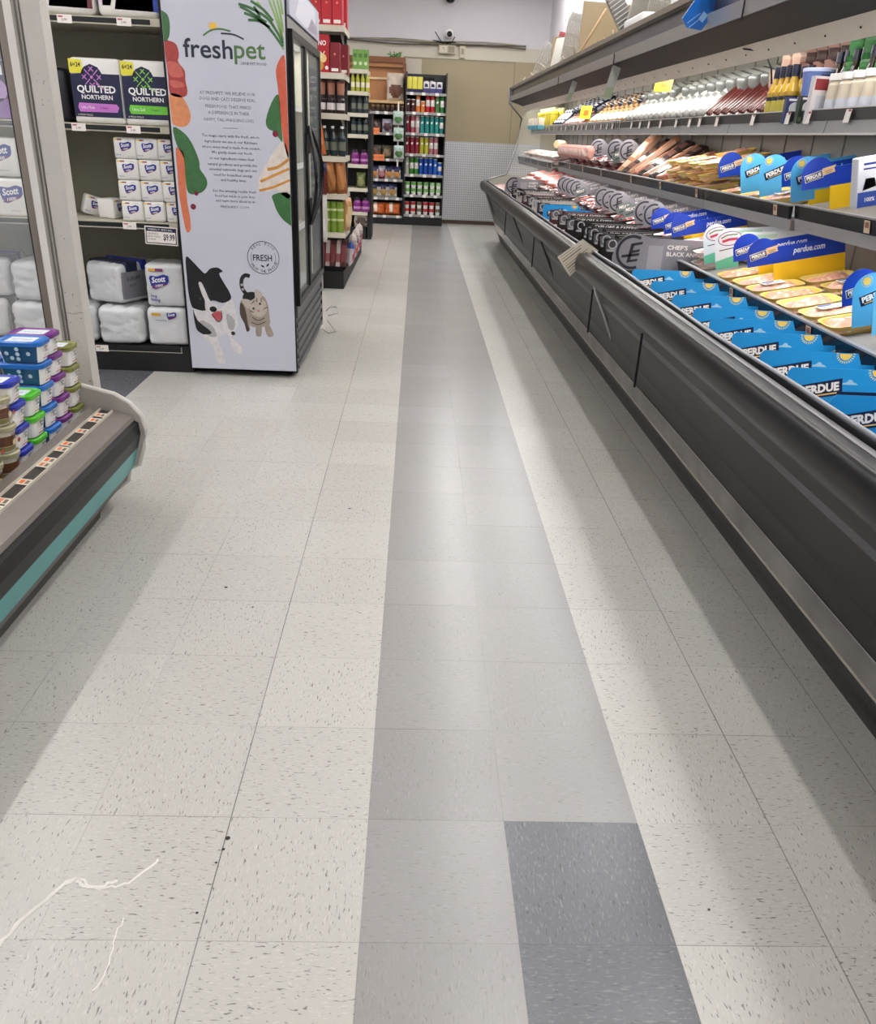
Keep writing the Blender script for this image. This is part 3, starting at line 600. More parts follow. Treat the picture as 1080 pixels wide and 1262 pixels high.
('S', 'fur_brown', [(0.441, 0.418), (0.4639, 0.4286)], 0.00512, 5),
('S', 'fur_brown', [(0.3699, 0.3666), (0.4032, 0.3482), (0.4433, 0.3645)], 0.00512, 5),
('S', 'fur_brown', [(0.3634, 0.3369), (0.402, 0.3236), (0.4471, 0.342)], 0.00512, 5),
('C', 'fur_black', (0.3805, 0.4176), 0.0068, 0.0068, 5),
('C', 'fur_black', (0.42, 0.4463), 0.0068, 0.0068, 5),
('C', 'tongue', (0.4101, 0.4052), 0.0051, 0.0051, 5),
('P', 'fur_tabby', [(0.3895, 0.3103), (0.423, 0.3115), (0.4184, 0.2597), (0.4032, 0.2512), (0.3867, 0.2585)], 2),
('P', 'fur_tabby', [(0.4409, 0.3152), (0.4687, 0.3212), (0.492, 0.2675), (0.4725, 0.2517), (0.4531, 0.261)], 2)]

PX = {'leaf': '#3e6b41', 'leaf2': '#3a6b3c', 'rawmeat': '#a5403a', 'rawmeat2': '#c4635a', 'egg': '#d58a5c', 'carrot': '#cf7350', 'carrot2': '#cb5f45', 'berry': '#7d2038', 'stem': '#8fae6c', 'poultry': '#d9cfc6', 'toast': '#c88a3c',
      'navytext': '#1e2738', 'greentext': '#4f7345', 'greytext': '#6a6e78', 'sun': '#e6b93a', 'fur_white': '#d3d1d2', 'fur_grey': '#a8a6a8', 'fur_black': '#1a1a1e', 'tongue': '#b5525a', 'eyebrown': '#5a4636', 'fur_tabby': '#9c9086', 'fur_brown': '#4c4038', 'fur_light': '#b9aea4'}
FX0, FX1, FY0, FY1, FH = -1.28, -.634, 3.83, 5.26, 2.12
fr = thing('display_refrigerator', 'tall glass-door pet food refrigerator with a white printed side', 'refrigerator', (FX0, FY0, 0))
fw, fd = FX1-FX0, FY1-FY0
b = MB(); b.box(0, fw-.02, .004, fd, .035, .06, black); b.box(0, fw, .004, .03, .035, FH, black); b.box(0, fw, fd-.03, fd, .035, FH, black); b.box(0, .03, .03, fd-.03, .06, FH, C('#8d8f90', .5)); b.box(0, fw, .03, fd-.03, FH-.04, FH, black); b.box(.03, fw-.05, .03, fd-.03, .06, .40, black)
b.box(fw-.045, fw, .03, fd-.03, 1.875, 1.925, steel); b.obj('cabinet', fr)
poster_m = mat('printed_panel', '#c4c6d2', .36, coat=.1)
b = MB(); b.box(.006, fw-.008, 0, .004, .045, 2.05, poster_m); b.M = UPY
for a in ART:
    m_ = C(PX[a[1]], .4) if a[1] in ('navytext', 'greentext', 'greytext', 'fur_black', 'sun', 'tongue') else mat('print_'+a[1], PX[a[1]], .4, var=.28, vs=38); k = a[0]; ox = .017
    cl = lambda p: (max(.007, min(fw-.009, p[0]+ox)), p[1])
    if k == 'P': b.poly([cl(p) for p in (smooth(a[2]) if a[1] != 'navytext' else a[2])], m_, a[3]*EPS*.6)
    elif k == 'S': b.stroke([cl(p) for p in (smooth(a[2], 3, False) if len(a[2]) > 2 else a[2])], a[3], m_, a[4]*EPS*.6)
    elif k == 'C': b.disc(a[2][0]+ox, a[2][1], a[3], m_, a[5]*EPS*.6, 20, a[4])
    elif k == 'R': b.ring(a[2][0]+ox, a[2][1], a[3], a[4], m_, EPS); b.ring(a[2][0]+ox, a[2][1], .072, .002, m_, EPS, 155, 205, 8); b.ring(a[2][0]+ox, a[2][1], .072, .002, m_, EPS, -25, 25, 8)
    elif k == 'T':
        dz = a[4][1]-a[3][1]; b.text(a[2], a[3][0]+ox, a[3][1], m_, h=a[5], w=a[4][0]-a[3][0], z=EPS*1.5, bold=.012 if a[5] > .03 else 0, res=4 if a[5] > .03 else 1)
    elif k == 'A':
        n = len(a[2]); cx, cy = a[3][0]+ox, a[3][1]
        for i, ch in enumerate(a[2]):
            if ch == ' ': continue
            an = a[5]+(a[6]-a[5])*i/(n-1); ra = math.radians(an); top = a[6] < a[5]; r_ = a[4]
            rr_ = r_; b.text(ch, cx+rr_*math.cos(ra), cy+rr_*math.sin(ra)-(0 if top else 0), m_, h=a[7], w=.011 if ch != 'I' else .003, z=EPS*1.5, rot=an-90 if top else an+90, al='c', res=1)
b.obj('printed_side_panel', fr)
b = MB(); b.box(fw-.005, fw+.012, .035, fd-.02, 1.93, 2.10, C('#b9bccb', .3)); b.M = TR(fw+.0125, 0, 0) @ UPX; b.poly([(.25, 1.95), (.7, 1.94), (1.2, 2.0), (1.2, 2.09), (.5, 2.09)], C('#d9dbe6', .3)); b.poly([(.8, 1.94), (1.3, 1.95), (1.3, 2.0), (1.0, 2.02)], C('#9b93a6', .3)); b.obj('header_sign', fr)
b = MB()
for k in range(11): b.box(fw-.02, fw+.004-.01*(k % 2), .05, fd-.05, .05+k*.031, .075+k*.031, mat('grille_grey', '#4a4a4d', .4))
b.box(fw-.006, fw+.008, .04, fd-.03, .385, .43, C('#5f6062', .4)); b.obj('grille', fr)
for nm, y0, y1 in (('door', .05, .60), ('door', .605, fd-.06)):
    b = MB(); x0, x1 = fw-.005, fw+.022
    b.box(x0, x1, y0, y0+.035, .43, 1.87, black); b.box(x0, x1, y1-.035, y1, .43, 1.87, black); b.box(x0, x1, y0+.035, y1-.035, .43, .47, black); b.box(x0, x1, y0+.035, y1-.035, 1.83, 1.87, black)
    d_ = b.obj('door', fr); MB().box(fw+.004, fw+.010, y0+.035, y1-.035, .47, 1.83, glass).obj('pane', d_)
    s_ = 1 if y0 < .5 else -1; yc = .6025-s_*.012
    hp = [(fw+.03+.06*math.sin(PI*t), yc-s_*(.012+.16*math.sin(PI*t)**1.2), .85+.56*t) for t in [i/16 for i in range(17)]]
    MB().tube(hp, .011, black, 8).obj('handle', d_)
for z, w_ in ((1.41, 1), (.85, -1)):
    b = MB(); b.M = TR(fw+.034, .6025, z) @ UPX; b.slab([(-.016, 0), (.016, 0), (.075, -.15*w_ if w_ > 0 else .15), (-.075, -.15*w_ if w_ > 0 else .15)][::1 if w_ > 0 else 1], black, .014); b.obj('handle_plate', fr)
inr = C('#c4bfa9', .5)
d = bpy.data.lights.new('lamp', 'AREA'); d.shape = 'RECTANGLE'; d.size = .04; d.size_y = 1.2; d.energy = 5; l = bpy.data.objects.new('lamp', d); COL.objects.link(l); l.parent = fr; l.location = (fw-.10, .7, 1.86); MB().box(fw-.13, fw-.07, .08, fd-.08, 1.862, 1.875, white).obj('lamp_housing', fr)
b = MB(); b.box(.03, .05, .04, fd-.04, .42, 1.87, inr); b.box(.03, fw-.06, .04, .06, .42, 1.87, inr); b.box(.03, fw-.06, fd-.06, fd-.04, .42, 1.87, inr); b.box(.03, fw-.06, .04, fd-.04, .42, .43, C('#9fa1a3')); b.obj('liner', fr)
for z in (.78, 1.16, 1.5):
    b = MB(); b.box(.06, fw-.08, .06, fd-.06, z, z+.012, C('#b5b6b4', .4)); b.box(fw-.085, fw-.078, .06, fd-.06, z-.005, z+.03, white); b.obj('shelf', fr)
b = MB()
for y in (.08, .6, fd-.1):
    b.lathe([(.022, -.012), (.022, .012)], black, 14, M=TR(fw-.06, y, .024) @ RX(90)); b.box(fw-.075, fw-.045, y-.01, y+.01, .02, .045, black)
b.obj('casters', fr)
pouch_c = ['#7a8c4a', '#b9b9b2', '#8c4a3a', '#d0c8a8']
def pouch(col):
    def f(b):
        q = C(col, .35); b.M = UPX; b.pillow(.14, .19, .06, lambda u, v: white if .55 < v < .8 else q, 5, 6); b.M = FLAT; return 'pet_food_pouch', 'pet food'
    return f
pps = [solo(pouch(c)) for c in pouch_c]
for r, z in enumerate((.43, .793, 1.173)):
    for k in range(6): pps[(k+r) % 4]((FX1-.17, FY0+.18+k*.19, z), (0, 0, 0), 'pet food pouch inside the glass refrigerator, %s row from the bottom, %s from the left' % (nth(r), nth(k)), 'pouches inside the refrigerator')
b = MB(); wr = C('#8a8a88', .4); b.tube([(-.62, 5.38, .11), (-.6, 5.5, .12), (-.55, 5.55, .11), (-.53, 5.42, .09), (-.6, 5.35, .08)], .004, wr, 6); b.tube([(-.6, 5.3, .05), (-.55, 5.2, .02), (-.52, 5.12, .01), (-.57, 5.05, .01), (-.62, 5.1, .03)], .004, wr, 6)
tag(b.obj('loose_wire'), 'thin loops of loose wire on the floor behind the refrigerator', 'wire')

# ------------------------------------------------------------------ left cooler
CY0, CY1 = -1.3, 1.95
ck_ = thing('open_cooler', 'low open refrigerated cooler with a teal stripe and price strip', 'cooler', (-1.6, CY1, 0))
O = (-1.6, CY1, 0)
def lobj(b, nm, par, **k):                       # parts given in world coordinates
    b.v = [(v[0]-par.location.x, v[1]-par.location.y, v[2]-par.location.z) for v in b.v]; return b.obj(nm, par, **k)
brown_st = mat('worn_steel_strip', '#9a928c', .36, .6, var=.12, vs=18)
lobj(MB().prism([(-1.12, 0), (-1.10, .085), (-1.16, .085), (-1.3, 0)], CY0, 1.80, C('#4b4844', .5)), 'kick_plate', ck_)
lobj(MB().prism([(-1.10, .085), (-1.055, .10), (-1.02, .155), (-1.3, .155), (-1.3, .085)], CY0, CY1-.05, mat('dark_panel', '#2b2a2c', .35)), 'lower_panel', ck_)
teal = mat('teal_panel', '#4f9d9d', .38, var=.04)
lobj(MB().prism([(-1.02, .155), (-.99, .245), (-1.25, .245), (-1.25, .155)], CY0, CY1-.012, teal), 'teal_band', ck_)
lobj(MB().prism([(-.99, .245), (-.975, .30), (-.978, .345), (-1.0, .357), (-1.2, .357), (-1.2, .245)], CY0, CY1-.012, mat('nose_black', '#0b0b0c', .42, spec=.25)), 'nose_panel', ck_)
b = MB(); b.prism([(-.99, .357), (-.995, .372), (-1.06, .392), (-1.065, .357)], CY0, CY1-.012, brown_st); b.prism([(-1.11, .38), (-1.112, .40), (-1.15, .405), (-1.18, .36), (-1.18, .33), (-1.11, .33)], CY0, CY1-.012, brown_st); lobj(b, 'steel_rail', ck_)
b = MB(); b.prism([(-1.065, .375), (-1.066, .392), (-1.108, .397), (-1.11, .375)], CY0, CY1-.03, C('#3a3532', .4)); st = lobj(b, 'price_strip', ck_)
lobj(MB().box(-1.067, -1.063, CY0, CY1-.03, .385, .399, ivory).box(-1.111, -1.107, CY0, CY1-.03, .39, .405, ivory), 'strip_edge', ck_)
for k, y in enumerate((1.86, 1.80, 1.68, 1.55, 1.50, 1.40, 1.36, 1.22, 1.08, 1.03, .93, .82, .66, .55)):
    b = MB(); b.M = TR(-1.0885, y, .3965) @ RY(6)
    b.box(-.018, .018, -.02, .02, 0, .0015, C('#e8dccb', .45)); b.box(-.012, .0, -.012, .012, .0015, .002, orange if k % 2 else C('#e58a5c')); b.box(.005, .015, -.014, .01, .0015, .002, C('#7b6d60')); lobj(b, 'price_label', ck_)
b = MB(); b.box(-2.6, -1.16, CY0, CY1-.02, .30, .33, steel); b.box(-2.62, -2.6, CY0, CY1-.02, 0, .9, steel); b.box(-1.18, -1.16, CY0, CY1-.02, .1, .36, steel); lobj(b, 'well', ck_)
# end panel: a rounded outline with a raised white rim
prof = [(-2.6, .02), (-1.2, .02), (-1.10, .06), (-1.05, .10), (-1.04, .15), (-1.0, .17), (-.975, .24), (-.958, .31), (-.97, .37), (-1.01, .42), (-1.06, .45), (-1.18, .48), (-2.6, .62)]
b = MB(); b.prism(prof, CY1-.012, CY1+.015, mat('end_panel_grey', '#a7a39b', .5, var=.06)); ep = lobj(b, 'end_panel', ck_)
lobj(MB().tube([(p[0], CY1, p[1]) for p in prof[1:]], .011, mat('rim_white', '#c9c6bf', .45, var=.08), 8), 'end_rim', ck_)
# glass end with its frame, and the white painted post
gp = thing('glass_end_screen', 'tall glass end screen of the cooler in a bronze metal frame', 'glass screen', (-1.31, 2.1, 0))
bronze = mat('bronze_frame', '#8b8378', .4, .5)
MB().box(-.022, .012, -.02, .02, .4, 2.4, bronze).box(-.030, -.022, -.012, .012, .4, 2.4, blackm).obj('frame', gp)
MB().box(-1.3, -.028, -.004, .004, .4, 2.4, glass).obj('pane', gp)
post = mat('chipped_white_paint', '#bdbab2', .55, var=.07, vs=14, bump=.06)
b = MB(); b.box(-1.298, -1.272, 2.06, 2.09, 0, CZ, C('#d6d3cc', .5)); b.box(-1.275, -1.241, 2.085, 2.12, 0, CZ, C('#8b8780', .5)); b.box(-1.262, -1.257, 2.08, 2.09, 0, CZ, C('#c0bcb4', .5)); b.box(-1.241, -1.178, 2.06, 2.13, 0, CZ, post)
for k in range(46):
    z = .42+rnd.random()**1.7*1.2; x = rnd.uniform(-1.238, -1.181); b.M = TR(0, 2.06, 0) @ UPY; b.disc(x, z, rnd.uniform(.0008, .0022), C('#4d463c'), z=EPS, n=6)
b.M = TR(0, 2.06, 0) @ UPY; b.stroke([(-1.238, .73), (-1.21, .725), (-1.19, .733), (-1.18, .73)], .0016, C('#5d554a'))
struct(b.obj('pillar'))

# spread tubs
def tub(lid, side):
    def f():
        lc = C(lid, .3); L_, D_, H_ = .15, .104, .066    # length (X), width (Y)
        t = bpy.data.objects.new('spread_tub', None); COL.objects.link(t); t.empty_display_size = .03; t['category'] = 'tub'
        b = MB(); n = 20
        def rr(a, c, z): return [(a*math.copysign(abs(math.cos(q))**.35, math.cos(q)), c*math.copysign(abs(math.sin(q))**.35, math.sin(q)), z) for q in [2*PI*(k+.5)/n for k in range(n)]]
        v = rr(L_/2-.014, D_/2-.012, 0)+rr(L_/2-.004, D_/2-.004, H_-.006)
        for k in range(n):
            j = (k+1) % n; fc = white
            ym = (v[k][1]+v[j][1])/2
            if side and ym < -.036 and abs((v[k][0]+v[j][0])/2) < .06: fc = C(side, .35)
            b.raw([v[k], v[j], v[n+j], v[n+k]], [(0, 1, 2, 3)], fc)
        b.raw(v[:n], [tuple(range(n))[::-1]], white)
        b.M = TR(L_/2-.0105, 0, .004) @ RY(8) @ UPX
        z_ = .004; b.ring(0, .038, .021, .0014, C('#7b6c5c'), z=z_, n=12, a0=20, a1=200); b.text('light', 0, .041, ink, h=.010, w=.026, z=z_, al='c', bold=.02, shear=.2); b.text('life', .002, .029, ink, h=.010, w=.02, z=z_, al='c', bold=.02, shear=.2); b.text('spread', 0, .017, C('#a0503c'), h=.006, z=z_, al='c'); b.rect(-.022, .008, .022, .012, C('#b3746a'), z=z_)
        if side:
            b.M = TR(0, -D_/2+.0085, .004) @ RX(7) @ UPY
            for (x, y) in ((0, .045), (-.035, .03), (0, .028), (.035, .03), (0, .011), (-.02, .014)): b.disc(x, y, .007, C('#b6c8d6'), z=.004, n=10)
        b.M = FLAT; b.obj('cup', t)
        b = MB(); v = rr(L_/2, D_/2, H_-.01)+rr(L_/2, D_/2, H_+.003)+rr(L_/2-.006, D_/2-.006, H_+.007)+rr(L_/2-.010, D_/2-.010, H_+.003)
        for r_ in range(3):
            for k in range(n): j = (k+1) % n; b.raw([v[r_*n+k], v[r_*n+j], v[(r_+1)*n+j], v[(r_+1)*n+k]], [(0, 1, 2, 3)], lc, True)
        b.raw(v[3*n:], [tuple(range(n))], lc); b.raw(v[:n], [tuple(range(n))[::-1]], lc)
        b.box(-.045, .045, -.03, .03, H_+.003, H_+.0038, C('#d9dfe6', .4)); b.text('spread', 0, -.01, C('#8a93a8'), h=.018, w=.06, z=H_+.0045, al='c'); b.obj('lid', t)
        return t
    return Proto(f)
TUBS = {'olive': tub('#75783a', None), 'purple': tub('#6a2a78', None), 'blue': tub('#1f66b5', '#1d4f78'), 'green': tub('#4fb52e', None), 'navy': tub('#20309e', None)}
for col, yf, n in (('olive', 1.955, 4), ('purple', 1.838, 5), ('blue', 1.727, 5), ('green', 1.618, 3), ('navy', 1.503, 4)):
    for k in range(n):
        TUBS[col]((-1.245+(0.008 if (col == 'blue' and k > 2) else 0)+rnd.uniform(-.003, .003), yf-.053+.0035*k*(1 if col in ('olive',) else -.3), .347+.0757*k), (0, 0, rnd.uniform(-.04, .04)), 'white spread tub with %s lid in the front stack, %s from the bottom' % (col, nth(k)), '%s-lidded spread tubs in the front stack' % col)
for col, y, x, n in (('purple', 1.79, -1.40, 4), ('blue', 1.68, -1.40, 4), ('green', 1.57, -1.405, 3), ('navy', 1.46, -1.40, 3), ('olive', 1.36, -1.40, 4), ('purple', 1.66, -1.56, 5), ('blue', 1.52, -1.56, 4), ('green', 1.40, -1.56, 4)):
    for k in range(n): TUBS[col]((x, y, .347+.0757*k), (0, 0, rnd.uniform(-.05, .05)), 'white spread tub with %s lid %s, %s from the bottom' % (col, 'in the second row' if x > -1.5 else 'in the third row', nth(k)), '%s-lidded spread tubs behind the front stacks' % col)
def oval():
    t = bpy.data.objects.new('oval_tub', None); COL.objects.link(t); t.empty_display_size = .03; t['category'] = 'tub'
    M_ = Matrix.Diagonal((1, .8, 1, 1)); body = C('#d8d2c2', .35); br = C('#6f4a32', .4)
    b = MB(); b.lathe([(.05, 0), (.062, .075)], body, 24, M=M_)
    b.lathe([(.0545, .022), (.0600, .055)], br, 24, M=M_); b.lathe([(.0525, .006), (.0548, .020)], C('#8a8250', .4), 24, M=M_)
    b.M = TR(.0565, 0, 0) @ RY(6) @ UPX; b.text('Whipped', 0, .060, ink, h=.010, w=.05, z=.004, al='c', bold=.02); b.disc(-.01, .038, .010, C('#d9c9a2'), z=.006, n=10); b.disc(.014, .036, .008, C('#a8442e'), z=.006, n=10); b.M = FLAT; b.obj('cup', t)
    b = MB(); b.lathe([(.066, .072), (.067, .084), (.062, .088), (.058, .084), (.0, .084)], C('#a39f7e', .35), 24, M=M_); b.obj('lid', t); return t
ov = Proto(oval)
for j, y in enumerate((1.385, 1.275, 1.165, 1.055, .945, .835)):
    for k in range(3 if j % 2 == 0 else 4): ov((-1.238+.004*(k % 2), y, .345+.088*k), (0, 0, rnd.uniform(-.2, .2)), 'oval cream tub with brown picture, %s stack from the navy lids, %s from the bottom' % (nth(j), nth(k)), 'oval cream tubs with brown pictures')
t = thing('squeeze_bottle', 'yellow squeeze bottle at the left edge behind the tubs', 'bottle', (-1.63, 1.80, .33)); yb = C('#e3b92a', .35)
MB().lathe([(.05, 0), (.055, .02), (.055, .16), (.045, .22), (.05, .30), (.045, .36), (.02, .40)], yb, 20).obj('body', t)
MB().lathe([(.022, .40), (.022, .43), (.008, .46)], C('#c6402c', .35), 14).obj('cap', t)
MB().lathe([(.0565, .05), (.0565, .15)], C('#e9e2cf', .4), 20).obj('label_wrap', t)
# ------------------------------------------------------------------ far shelving against the back wall
def unit(nm, label, x0, x1, y0, y1, h, shelves, back='#2a292b', side=blackm, base=.13, lipm=None):
    lipm = lipm or greym
    t = thing(nm, label, 'shelving', ((x0+x1)/2, y0, 0)); w = (x1-x0)/2; d = y1-y0
    MB().box(-w, w, .0, d, 0, base, blackm).obj('base', t)
    MB().box(-w, w, d-.03, d, base, h, C(back, .6)).obj('back_panel', t)
    MB().box(-w, -w+.02, .02, d-.03, base, h, side).obj('side_panel', t); MB().box(w-.02, w, .02, d-.03, base, h, side).obj('side_panel', t)
    for z in shelves:
        o = MB().box(-w+.02, w-.02, .0, d-.03, z-.02, z, mat('shelf_board', '#55534e', .5)).box(-w+.01, w-.01, -.006, .0, z-.032, z+.004, lipm).obj('shelf', t)
        for k in range(3):
            x = -w+.05+2*w*k/3.2+rnd.uniform(0, .07); MB().box(x, x+.055, -.011, -.006, z-.034, z+.008, tagw).obj('price_tag', o)
    return t
R_SH = (.165, .476, .79, 1.10, 1.41, 1.715, 1.995)
unit('shelving_unit', 'black shelving of cans and cups right of the snack shelving', -.16, .50, 13.42, 13.95, 2.29, R_SH, side=C('#3a3a3a', .5))
L_SH = (.135, .416, .70, 1.01, 1.397, 1.70)
unit('shelving_unit', 'black shelving of snack bags at the back wall below wooden cabinet', -.74, -.17, 13.42, 13.95, 1.70, L_SH)
wood = mat('tan_wood', '#b07a4e', .5, var=.12, vs=5)
t = thing('wood_cabinet', 'tan wooden cabinet top with dark cornice behind the snack shelves', 'cabinet', (-.6, 13.9, 1.70))
MB().box(-.75, .41, -.04, .08, .05, .80, wood).obj('back_board', t)
MB().box(-.75, .42, -.16, .08, .72, .80, mat('dark_wood', '#7d4c2c', .5, var=.1)).box(-.75, .415, -.12, .08, .66, .72, wood).obj('cornice', t)
MB().box(-.75, .41, -.07, -.03, .48, .51, C('#d9c29a', .5)).obj('rail', t)
MB().box(-.75, .41, -.40, -.04, .13, .17, mat('pale_wood', '#c9a878', .5, var=.1)).obj('shelf', t)
MB().box(.38, .43, -.16, .08, .05, .72, mat('dark_wood', '#7d4c2c')).obj('end_panel', t)
b = MB()
for k in range(14): b.tube([(rnd.uniform(-.1, .1), rnd.uniform(-.05, .05), 0), (rnd.uniform(-.13, .13), rnd.uniform(-.06, .06), rnd.uniform(.04, .09))], .008, C('#5a8a3c', .6), 5)
tag(b.obj('garland', loc=(-.36, 13.88, 2.5)), 'small tuft of green garland on top of the wooden cabinet', 'decoration')
# tall round cans
def can(col, col2, h, r, cap='#e8e6e2'):
    def f(b):
        b.lathe([(r, 0), (r, h*.04), (r, h*.35), (r, h*.7), (r, h-.012), (r*.97, h)], [C('#c8c8c8', .3), C(col, .35), C(col2, .35), C(col, .35), C(cap, .35)], 16)
        b.M = UPY; b.poly([(-r*.5, h*.62), (0, h*.70), (r*.5, h*.66), (r*.3, h*.57), (-r*.3, h*.55)], white, r+.001); b.M = FLAT
        return 'chip_canister', 'canister'
    return solo(f)
rows = [(1.715, [('#4a2026', .19), ('#4a2026', .19), ('#d97a35', .27), ('#d97a35', .17), ('#b8222c', .27), ('#b8222c', .27), ('#4d7a45', .25), ('#2e7a3a', .26)], 'second shelf'),
        (1.41, [('#7a2030', .26), ('#b05560', .26), ('#c9a0a4', .26), ('#2c8a86', .26), ('#2c8a86', .26), ('#2c8a86', .26), ('#2c8a86', .26), ('#247a78', .25)], 'third shelf'),
        (1.10, [('#8a2436', .26), ('#8a2436', .26), ('#8a2436', .26), ('#b4b03a', .26), ('#b4b03a', .26), ('#b06a74', .26), ('#b06a74', .26)], 'fourth shelf'),
        (.79, [('#b9b4a8', .26), ('#3f8a35', .26), ('#3f8a35', .26), ('#1f4fae', .26), ('#1f4fae', .26), ('#1f4fae', .26), ('#2a63c2', .25), ('#2a63c2', .2)], 'fifth shelf')]
cans = {}; NMC = {'#4a2026': 'dark maroon', '#d97a35': 'orange', '#b8222c': 'bright red', '#4d7a45': 'sage green', '#2e7a3a': 'green', '#7a2030': 'maroon', '#b05560': 'rose', '#c9a0a4': 'pale pink', '#2c8a86': 'teal', '#247a78': 'dark teal', '#8a2436': 'burgundy', '#b4b03a': 'yellow-green', '#b06a74': 'dusty pink', '#b9b4a8': 'pale grey', '#3f8a35': 'leaf green', '#1f4fae': 'royal blue', '#2a63c2': 'light blue'}
for z, cs, nm in rows:
    for i, (c, h) in enumerate(cs):
        k = (c, h)
        if k not in cans: cans[k] = can(c, '#d8d2cc' if i % 3 else c, h, .035)
        cans[k]((-.115+.078*i, 13.50, z), (0, 0, rnd.uniform(-.2, .2)), '%s canister on the %s of the back shelving, %s from the left' % (NMC[c], nm, nth(i)), 'canisters on the back shelving')
def tin(b): b.cbox(-.04, .04, -.035, .035, 0, .25, C('#d9cf4e', .4), .01); b.box(-.041, .041, -.036, .036, .0, .055, navy).box(-.041, .041, -.036, .036, .228, .251, navy); return 'snack_carton', 'carton'
tn = solo(tin)
for k in range(3): tn((-.105+.085*k, 13.50, 1.996), (0, 0, 0), 'yellow and navy tall carton on the top back shelf, %s from the left' % nth(k), 'yellow cartons on the top back shelf')
def wb(b): b.cbox(-.045, .045, -.04, .04, 0, .165, C('#d6d3da', .4), .01); b.box(-.046, .046, -.041, .041, .0, .07, C('#3a3a78', .4)); b.M = UPY; b.poly([(-.03, .09), (.03, .09), (.02, .13), (-.02, .14)], navy, .042); b.M = FLAT; return 'snack_carton', 'carton'
wbp = solo(wb)
for k in range(3): wbp((.165+.105*k, 13.50, 1.996), (0, 0, 0), 'short white and navy carton on the top back shelf, %s from the yellow ones' % nth(k), 'white cartons on the top back shelf')
jar = solo(lambda b: (b.lathe([(.035, 0), (.035, .17), (.025, .19)], C('#d8cfc4', .4), 14), b.lathe([(.037, .19), (.037, .23)], blackm, 14), ('jar', 'jar'))[2])
for k in range(2): jar((.165+.085*k, 13.64, 1.996), (0, 0, 0), 'black capped jar behind the white cartons, %s from the left' % nth(k), 'black capped jars on the top back shelf')
def cup(col, c2):
    def f(b): b.lathe([(.033, 0), (.04, .045), (.042, .05), (.043, .095), (.045, .10), (.0, .10)], [white, white, C(col, .4), C(c2, .4), C('#e6ded8', .4)], 14); return 'noodle_cup', 'cup'
    return solo(f)
for z, c1, c2, nm in ((.476, '#6fae5c', '#9ccf8a', 'green'), (.165, '#c2373e', '#d98c84', 'red')):
    cps = [cup(c1, c2), cup(c2 if nm == 'green' else '#7a7060', c1)]
    for r in range(2):
        for i in range(6): cps[1 if (i in (2, 5) and nm == 'red') or (nm == 'green' and i > 3) else 0]((-.10+.104*i, 13.50, z+.102*r), (0, 0, 0), '%s and white cup on the low back shelf, %s row, %s from the left' % (nm, ['lower', 'upper'][r], nth(i)), '%s cups on the back shelving' % nm)
# price tags on those shelves
def bag(col, c2, w=.16, h=.2, d=.07, nm='snack_bag', cat='bag', top=None, seed=0):
    A_, B_, T_ = C(col, .32), C(c2, .4), C(top or col, .32)
    def mf(u, v):
        if (u-.5)**2*7+(v-.36)**2*14 < 1: return B_
        if .6 < v < .72 and .2 < u < .8: return T_ if top else B_
        if .76 < v: return T_
        return A_
    def f(b): b.M = UPY; b.pillow(w, h, d, mf, 10, 12); b.M = FLAT; return nm, cat
    return solo(f)
def row(protos, x0, dx, n, y, z, label, group, jit=.02):
    for i in range(n): protos[i % len(protos)]((x0+dx*i, y+rnd.uniform(-.01, .01), z), (rnd.uniform(-.05, .02), 0, rnd.uniform(-.1, .1)), label % nth(i), group)
jr = solo(lambda b: (b.lathe([(.03, 0), (.034, .02), (.034, .07), (.028, .085)], C('#3a241c', .4), 12), b.lathe([(.03, .085), (.03, .10)], C('#8d6c48', .4), 12), ('jar', 'jar'))[2])
for i in range(7): jr((-.68+.078*i, 13.5, 1.701), (0, 0, 0), 'small brown jar on top of the snack shelving, %s from the left' % nth(i), 'small brown jars in a row')
bag('#d6cfc4', '#6d4434', .27, .40, .14, top='#c9b9a8')((-.33, 13.66, 1.87), (0, 0, .1), 'large crinkled white and brown bag in front of the wooden cabinet')
row([bag('#2c2220', '#574238'), bag('#b9b4c4', '#5a3a44'), bag('#3a302c', '#7a6a5c')], -.62, .17, 3, 13.52, 1.40, 'dark chocolate snack bag under the brown jars, %s from the left', 'dark snack bags on the upper snack shelf')
row([bag('#4a443c', '#6b4a38'), bag('#57503f', '#8f7a5c'), bag('#3f3a34', '#77655a')], -.62, .17, 3, 13.52, 1.012, 'olive brown snack bag on the middle snack shelf, %s from the left', 'olive brown snack bags')
row([bag('#cfc9c4', '#c98a4a', .14, .2, top='#3b3c66'), bag('#8a3040', '#c98a8a', .12, .2, top='#c8c4d4'), bag('#d6cfc8', '#cc8a44', .14, .2, top='#34365c')], -.655, .125, 4, 13.52, .702, 'white and orange cracker bag on the snack shelf, %s from the left', 'white and orange cracker bags')
row([bag('#dad6d0', '#b8924c', .15, .22, top='#3a3e6a')], -.65, .15, 3, 13.52, .418, 'white nut bag with blue lettering on the low snack shelf, %s from the left', 'white nut bags')
def orb(b): b.M = UPY; b.pillow(.26, .20, .16, lambda u, v: C('#e8e0d4', .35) if .25 < u < .5 and v > .2 else C('#cf6a34', .35), 10, 8, .006); b.M = FLAT; return 'snack_bag', 'bag'
ob_ = solo(orb); ob_((-.60, 13.52, .137), (0, 0, 0), 'fat orange bread bag on the lowest snack shelf, left one'); ob_((-.34, 13.52, .137), (0, 0, 0), 'fat orange bread bag on the lowest snack shelf, right one')
